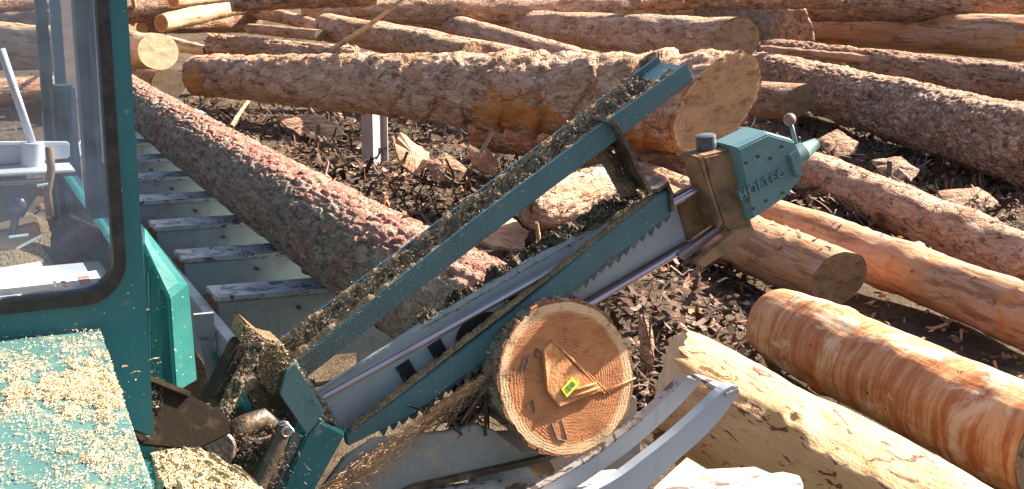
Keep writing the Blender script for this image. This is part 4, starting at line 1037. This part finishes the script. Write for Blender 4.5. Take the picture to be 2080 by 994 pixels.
# rear wall: low panel, pillar, open window
mk('rear_wall', *beam(side(-CW, 1.28, -CD), side(-.1, 1.28, -CD), ZU, AX, .86, .03), M_interior, cab)
rp = at_plane(137, 172, CP-AX*(CD-.3), AX)
ar = (rp-RE).dot(UX)
mk('inner_pillar', *beam(side(ar, 1.3, -CD+.3), side(ar, rp.z, -CD+.3), UX, AX, .085, .07), M_interior, cab, bevel=.008)
mk('inner_pillar', *beam(side(ar+.09, 1.3, -CD+.25), side(ar+.09, rp.z-.03, -CD+.25), UX, AX, .05, .05), M_interior, cab, bevel=.008)
mk('left_wall', *beam(side(-CW+.015, 1.4, -.04), side(-CW+.015, 1.4, -CD), ZU, UX, 1.0, .03), M_interior, cab)
mk('floor', *beam(side(-CW/2, ZB+.1, -.04), side(-CW/2, ZB+.1, -CD+.02), UX, ZU, CW-.08, .03), M_console, cab)
# instrument shelf with lever
mk('console', *prism([at_plane(x, y, CP-AX*.5, AX) for x, y in ((-200, 385), (95, 368), (30, 470), (-200, 478))], -AX*.05), M_console, cab, bevel=.004)
cz = wb+.0
mk('window_shelf', *beam(side(-.9, wb-.0, -.16), side(-.05, wb-.0, -.16), AX, ZU, .22, .02), M_whitetray, cab)
lv0 = at_plane(25, 480, CP-AX*.3, AX); lv1 = at_plane(36, 415, CP-AX*.3, AX)
mk('control_lever', *tube([lv0, lv1], .008, 10), M_dknob, cab, smooth=True)
mk('control_knob', *sphere(lv1, .02, 14, 10), M_dknob, cab, smooth=True)
mk('control_box', *prism([at_plane(x, y, CP-AX*.3, AX) for x, y in ((-40, 478), (78, 450), (86, 480), (30, 508), (-40, 515))], -AX*.08), M_rust, cab, bevel=.004)
mk('window_trim', *tube([at_plane(188, -60, CP-AX*.07, AX), at_plane(212, 330, CP-AX*.07, AX)], .0035, 8), M_whitetray, cab, smooth=True)
mk('dark_panel', *prism([at_plane(x, y, CP-AX*.35, AX) for x, y in ((140, 440), (208, 468), (214, 508), (152, 500))], -AX*.05), M_blackish, cab, bevel=.004)
mk('cable', *tube([at_plane(x, y, CP-AX*.3, AX) for x, y in ((100, 300), (104, 345), (96, 390), (102, 440))], .009, 8), M_rust, cab, smooth=True)
for q_ in ((75, 378, 98, 374), (18, 482, 58, 477), (34, 505, 86, 478)):  # thin pale tubes drawn as the bright reflection lines in the window
    mk('reflection_line', *tube([at_plane(q_[0], q_[1], CP-AX*.27, AX), at_plane(q_[2], q_[3], CP-AX*.27, AX)], .003, 6), M_whitetray, cab)
# white chute with a thin pole
tr = thing('white_chute', 'white tray with a slim aluminium pole seen through the cab window', 'tray', at_plane(60, 330, CP-AX*.9, AX))
mk('tray', *prism([at_plane(x, y, CP-AX*.95, AX) for x, y in ((-120, 290), (142, 290), (142, 322), (-120, 344))], -AX*.03), M_whitetray, tr, bevel=.004)
mk('tray_floor', *prism([at_plane(x, y, CP-AX*.95, AX) for x, y in ((-120, 344), (142, 330), (142, 336), (-120, 350))], AX*.12), M_whitetray, tr, bevel=.003)
mk('pole', *tube([at_plane(66, 292, CP-AX*.93, AX), at_plane(2, 100, CP-AX*.93, AX)], .010, 12), M_whitetray, tr, smooth=True)
mk('pole_socket', *tube([at_plane(66, 340, CP-AX*.93, AX), at_plane(66, 290, CP-AX*.93, AX)], .028, 16), M_whitetray, tr, smooth=True, autosmooth=True)
# papers on the shelf
zs = wb+.012
pp = thing('paper_sheets', 'white paper sheets lying inside the cab window', 'papers', at_z(60, 580, zs))
mk('sheet', *prism([at_z(-60, 560, zs), at_z(82, 537, zs), at_z(112, 590, zs), at_z(-60, 625, zs)], (0, 0, .006)), M_paper, pp)
lb = thing('printed_label', 'small white label with red print at the lower corner of the cab window', 'label', at_z(160, 575, zs))
mk('label_sheet', *prism([at_z(112, 568, zs+.002), at_z(202, 553, zs+.002), at_z(216, 578, zs+.002), at_z(118, 592, zs+.002)], (0, 0, .005)), M_paper, lb)
mk('red_mark', *prism([at_z(158, 563, zs+.0075), at_z(180, 560, zs+.0075), at_z(186, 576, zs+.0075), at_z(164, 580, zs+.0075)], (0, 0, .0003)), M_redprint, lb)
mk('dark_mark', *prism([at_z(124, 572, zs+.0075), at_z(132, 571, zs+.0075), at_z(138, 582, zs+.0075), at_z(130, 584, zs+.0075)], (0, 0, .001)), M_ink, lb)
# sawdust drift inside
dz = side(-.45, ZB+.7, -.75)
nu = 50; gxx = np.linspace(-.5, .5, nu); A_, B_ = np.meshgrid(gxx, gxx)
hh = .32*np.exp(-((A_/.32)**2+(B_/.36)**2))*(1+.25*fbm(A_*5, B_*5, A_*0, 4))
PP = np.array(dz)[None, None]+A_[..., None]*np.array(UX)+B_[..., None]*np.array(AX)+hh[..., None]*np.array((0, 0, 1))
I = (np.arange(nu-1)[:, None]*nu+np.arange(nu-1)[None]).ravel()
tag(mk('sawdust_drift', PP.reshape(-1, 3), np.stack([I, I+1, I+nu+1, I+nu], 1).tolist(), M_dust_tan, smooth=True), 'brown sawdust heap seen through the lower part of the cab window', 'sawdust', kind='stuff')
mk('drift_shelf', *beam(side(-.95, ZB+.68, -.75), side(-.04, ZB+.68, -.75), AX, ZU, 1.0, .03), M_interior, cab)

# hood -----------------------------------------------------------------
hood = thing('machine_hood', 'flat teal machine hood strewn with sawdust in the lower left corner', 'machine hood', at_z(150, 850, 0))
hq = [at_z(205, 671, HZ), at_z(318, 1020, HZ), at_z(-200, 1180, HZ), at_z(-420, 735, HZ)]
mk('hood_top', *prism(hq, (0, 0, -.012)), M_teal_hood, hood, bevel=.003)
e = (hq[1]-hq[0]).normalized()
mk('hood_side', *prism([hq[0]-ZU*.014, hq[1]-ZU*.014, hq[1]-ZU*.5, hq[0]-ZU*.5], -UX*.012), M_teal, hood)
mk('hood_base', *prism([q*1+Vector((0, 0, -.5)) for q in hq], (0, 0, -1.1)), M_teal, hood)
# sawdust on the hood
H0, H1, H2 = hq[0], hq[1], hq[3]
PG = []; 
def dens(px, py):
    d = np.exp(-(((px-150)/105)**2+((py-800)/42)**2))*1.05+np.exp(-(((px-215)/70)**2+((py-745)/50)**2))*.9+np.exp(-(((px-235)/60)**2+((py-850)/45)**2))*.45+np.exp(-(((px-40)/80)**2+((py-790)/35)**2))*.9+np.exp(-(((px-190)/70)**2+((py-930)/22)**2))*.5+.07
    nz = fbm(np.array(px/42.), np.array(py/24.), np.array(1.5), 4, .6)
    return d*np.clip(.75+1.5*nz, .0, 1.6)
gq = 170
GX, GY = np.meshgrid(np.linspace(0, 1, gq), np.linspace(0, 1, gq))
ptx = -60+(205-(-60))*GX+GY*112*GX; pty = 672+GY*330
dd = dens(ptx, pty); dd = dd*(.75+.5*fbm(ptx/9., pty/6., 0*ptx, 3)); edge_ = np.clip(np.minimum(GX, 1-GX)*14, 0, 1)
hz = np.clip(dd, 0, 1.3)*.010*edge_-.0062
VP = np.array([tuple(at_z(a, b, HZ)) for a, b in zip(ptx.ravel(), pty.ravel())]); VP[:, 2] += hz.ravel()
I = (np.arange(gq-1)[:, None]*gq+np.arange(gq-1)[None]).ravel()
tag(mk('sawdust_powder', VP, np.stack([I, I+gq, I+gq+1, I+1], 1).tolist(), M_powder, smooth=True), 'fine pale sawdust drifted over the teal hood', 'sawdust', kind='stuff')
cnt = 0
px = np.random.uniform(-10, 315, 110000); py = np.random.uniform(668, 1000, 110000)
ok = (np.random.rand(110000) < np.clip(dens(px, py)*.55, 0, 1)) & (px < 205+(py-671)*.318)
PG = np.array([tuple(at_z(a, b, HZ+.001)) for a, b in zip(px[ok], py[ok])]); k = len(PG)
PG[:, 2] += np.random.rand(k)*.006*np.clip(dens(px[ok], py[ok]), 0, 1)
tag(grains('sawdust', PG, np.tile([0, 0, 1.], (k, 1)), .0014+.0034*np.random.rand(k)**2.5, M_grain), 'pale sawdust and chips strewn over the teal hood', 'sawdust', kind='stuff')
q = np.random.rand(46, 2); ks = 46
PG = np.array([tuple(at_z(random.gauss(170, 75), random.gauss(800, 70), HZ+.006)) for _ in range(ks)]); PG = np.array([p for p in PG if (lambda d: d.dot(e.cross(ZU)) )(Vector(p)-hq[0]) < -.015]); ks = len(PG)
tag(strips('wood_shavings', PG, np.tile([0, 0, 1.], (ks, 1))+np.random.normal(size=(ks, 3))*.1, .010+.03*np.random.rand(ks)**2, .003+.004*np.random.rand(ks), M_flake, None, .25), 'reddish bark shavings lying in the sawdust on the hood', 'shavings', kind='stuff')

# guard frame beside the cab ------------------------------------------
gd = thing('guard_frame', 'bright teal slanted guard post standing right of the cab', 'guard', cp(370, 790, -.05)*1.0)
gn = Vector((.80, -.60, 0)).normalized()
gP = cp(372, 690, -.12)
def gp(px, py, off=0): return at_plane(px, py, gP+gn*off, gn)
gq = [gp(345, 605), gp(384, 578), gp(401, 772), gp(368, 792), gp(358, 790)]
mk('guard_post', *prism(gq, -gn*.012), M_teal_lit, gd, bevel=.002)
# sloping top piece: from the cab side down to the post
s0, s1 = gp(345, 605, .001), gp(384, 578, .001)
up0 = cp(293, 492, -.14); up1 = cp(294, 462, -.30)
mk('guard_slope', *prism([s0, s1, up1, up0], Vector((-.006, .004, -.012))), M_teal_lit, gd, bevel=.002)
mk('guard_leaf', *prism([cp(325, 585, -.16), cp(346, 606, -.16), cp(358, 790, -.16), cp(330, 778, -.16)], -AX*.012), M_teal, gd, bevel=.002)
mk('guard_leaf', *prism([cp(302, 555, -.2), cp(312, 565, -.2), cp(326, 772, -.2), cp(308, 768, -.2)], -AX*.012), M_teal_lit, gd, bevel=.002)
mk('guard_back', *prism([cp(292, 500, -.26), cp(335, 590, -.26), cp(345, 800, -.26), cp(300, 800, -.26)], -AX*.012), M_teal, gd)

# dark plates beneath the cab -------------------------------------------
dp = thing('dark_chute_plate', 'dark dusty chute plate between the cab foot and the saw strut', 'chute', at_z(350, 850, .9))
pn_ = Vector((.55, -.75, .35)).normalized(); pc = cp(300, 775, -.04)
mk('chute_wall', *prism([at_plane(x, y, pc, pn_) for x, y in ((236, 742), (262, 752), (384, 800), (462, 842), (470, 880), (400, 915), (290, 905), (240, 850))], -pn_*.012), M_blackish, dp, bevel=.003)
e0, e1 = at_plane(250, 749, pc+pn_*.004, pn_), at_plane(384, 801, pc+pn_*.004, pn_)
mk('chute_edge', *beam(e0, e1, pn_, ZU, .02, .010), M_rust, dp)
cl = [tuple(at_plane(random.uniform(255, 330), random.gauss(800, 25), pc+pn_*.003, pn_)) for _ in range(350)]
grains('loose_grains', cl, np.tile(np.array(pn_), (len(cl), 1)), .003+.004*np.random.rand(len(cl)), M_grain_d, dp)['kind'] = 'stuff'
lg = thing('lower_guard_plate', 'low teal guard plate heaped with sawdust beside the hood', 'guard plate', at_z(400, 960, .9))
LZ = 1.32
lq = [at_z(262, 888, LZ), at_z(330, 900, LZ), at_z(420, 925, LZ), at_z(560, 1010, LZ), at_z(420, 1100, LZ), at_z(240, 1060, LZ)]
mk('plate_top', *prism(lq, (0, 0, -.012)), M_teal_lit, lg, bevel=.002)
mk('plate_skirt', *prism([q-ZU*.014 for q in lq], (0, 0, -.3)), M_teal, lg)
mk('plate_leg', *beam(at_z(380, 1000, LZ)-ZU*1.3, at_z(380, 1000, LZ)-ZU*.2, UX, AX, .1, .1), M_teal, lg)
gq = 90
lo0, lo1 = [(296, 896), (345, 906), (420, 926), (556, 1006)], [(318, 1000), (360, 1012), (420, 1018), (500, 1024)]
def along(pts, t):
    f = t*(len(pts)-1); i = min(int(f), len(pts)-2); f -= i
    return (pts[i][0]+(pts[i+1][0]-pts[i][0])*f, pts[i][1]+(pts[i+1][1]-pts[i][1])*f)
VP = []
for v_ in np.linspace(0, 1, gq):
    for u_ in np.linspace(0, 1, gq):
        a = along(lo0, u_); b = along(lo1, u_); p = at_z(a[0]+(b[0]-a[0])*v_, a[1]+(b[1]-a[1])*v_, LZ); VP.append(tuple(p))
VP = np.array(VP); uu, vv = np.meshgrid(np.linspace(0, 1, gq), np.linspace(0, 1, gq))
VP[:, 2] += (np.clip(np.minimum(np.minimum(uu, 1-uu), vv+.2)*8, 0, 1)*.014*(1+.8*fbm(uu*9, vv*9, 0*uu, 4))-.003).ravel()
I = (np.arange(gq-1)[:, None]*gq+np.arange(gq-1)[None]).ravel()
tag(mk('sawdust_powder', VP, np.stack([I, I+gq, I+gq+1, I+1], 1).tolist(), M_powder, smooth=True), 'bank of fine sawdust on the low guard plate', 'sawdust', kind='stuff')
PG = []
poly = [(300, 900), (345, 908), (420, 930), (550, 1005), (440, 1010), (330, 985)]
while len(PG) < 16000:
    a, b = random.uniform(290, 560), random.uniform(890, 1010)
    if inside((a, b), poly): PG.append(tuple(at_z(a, b, LZ+.001+random.random()**2*.012)))
k = len(PG)
tag(grains('sawdust', PG, np.tile([0, 0, 1.], (k, 1)), .002+.004*np.random.rand(k)**2, M_grain), 'thick pale sawdust on the low guard plate', 'sawdust', kind='stuff')
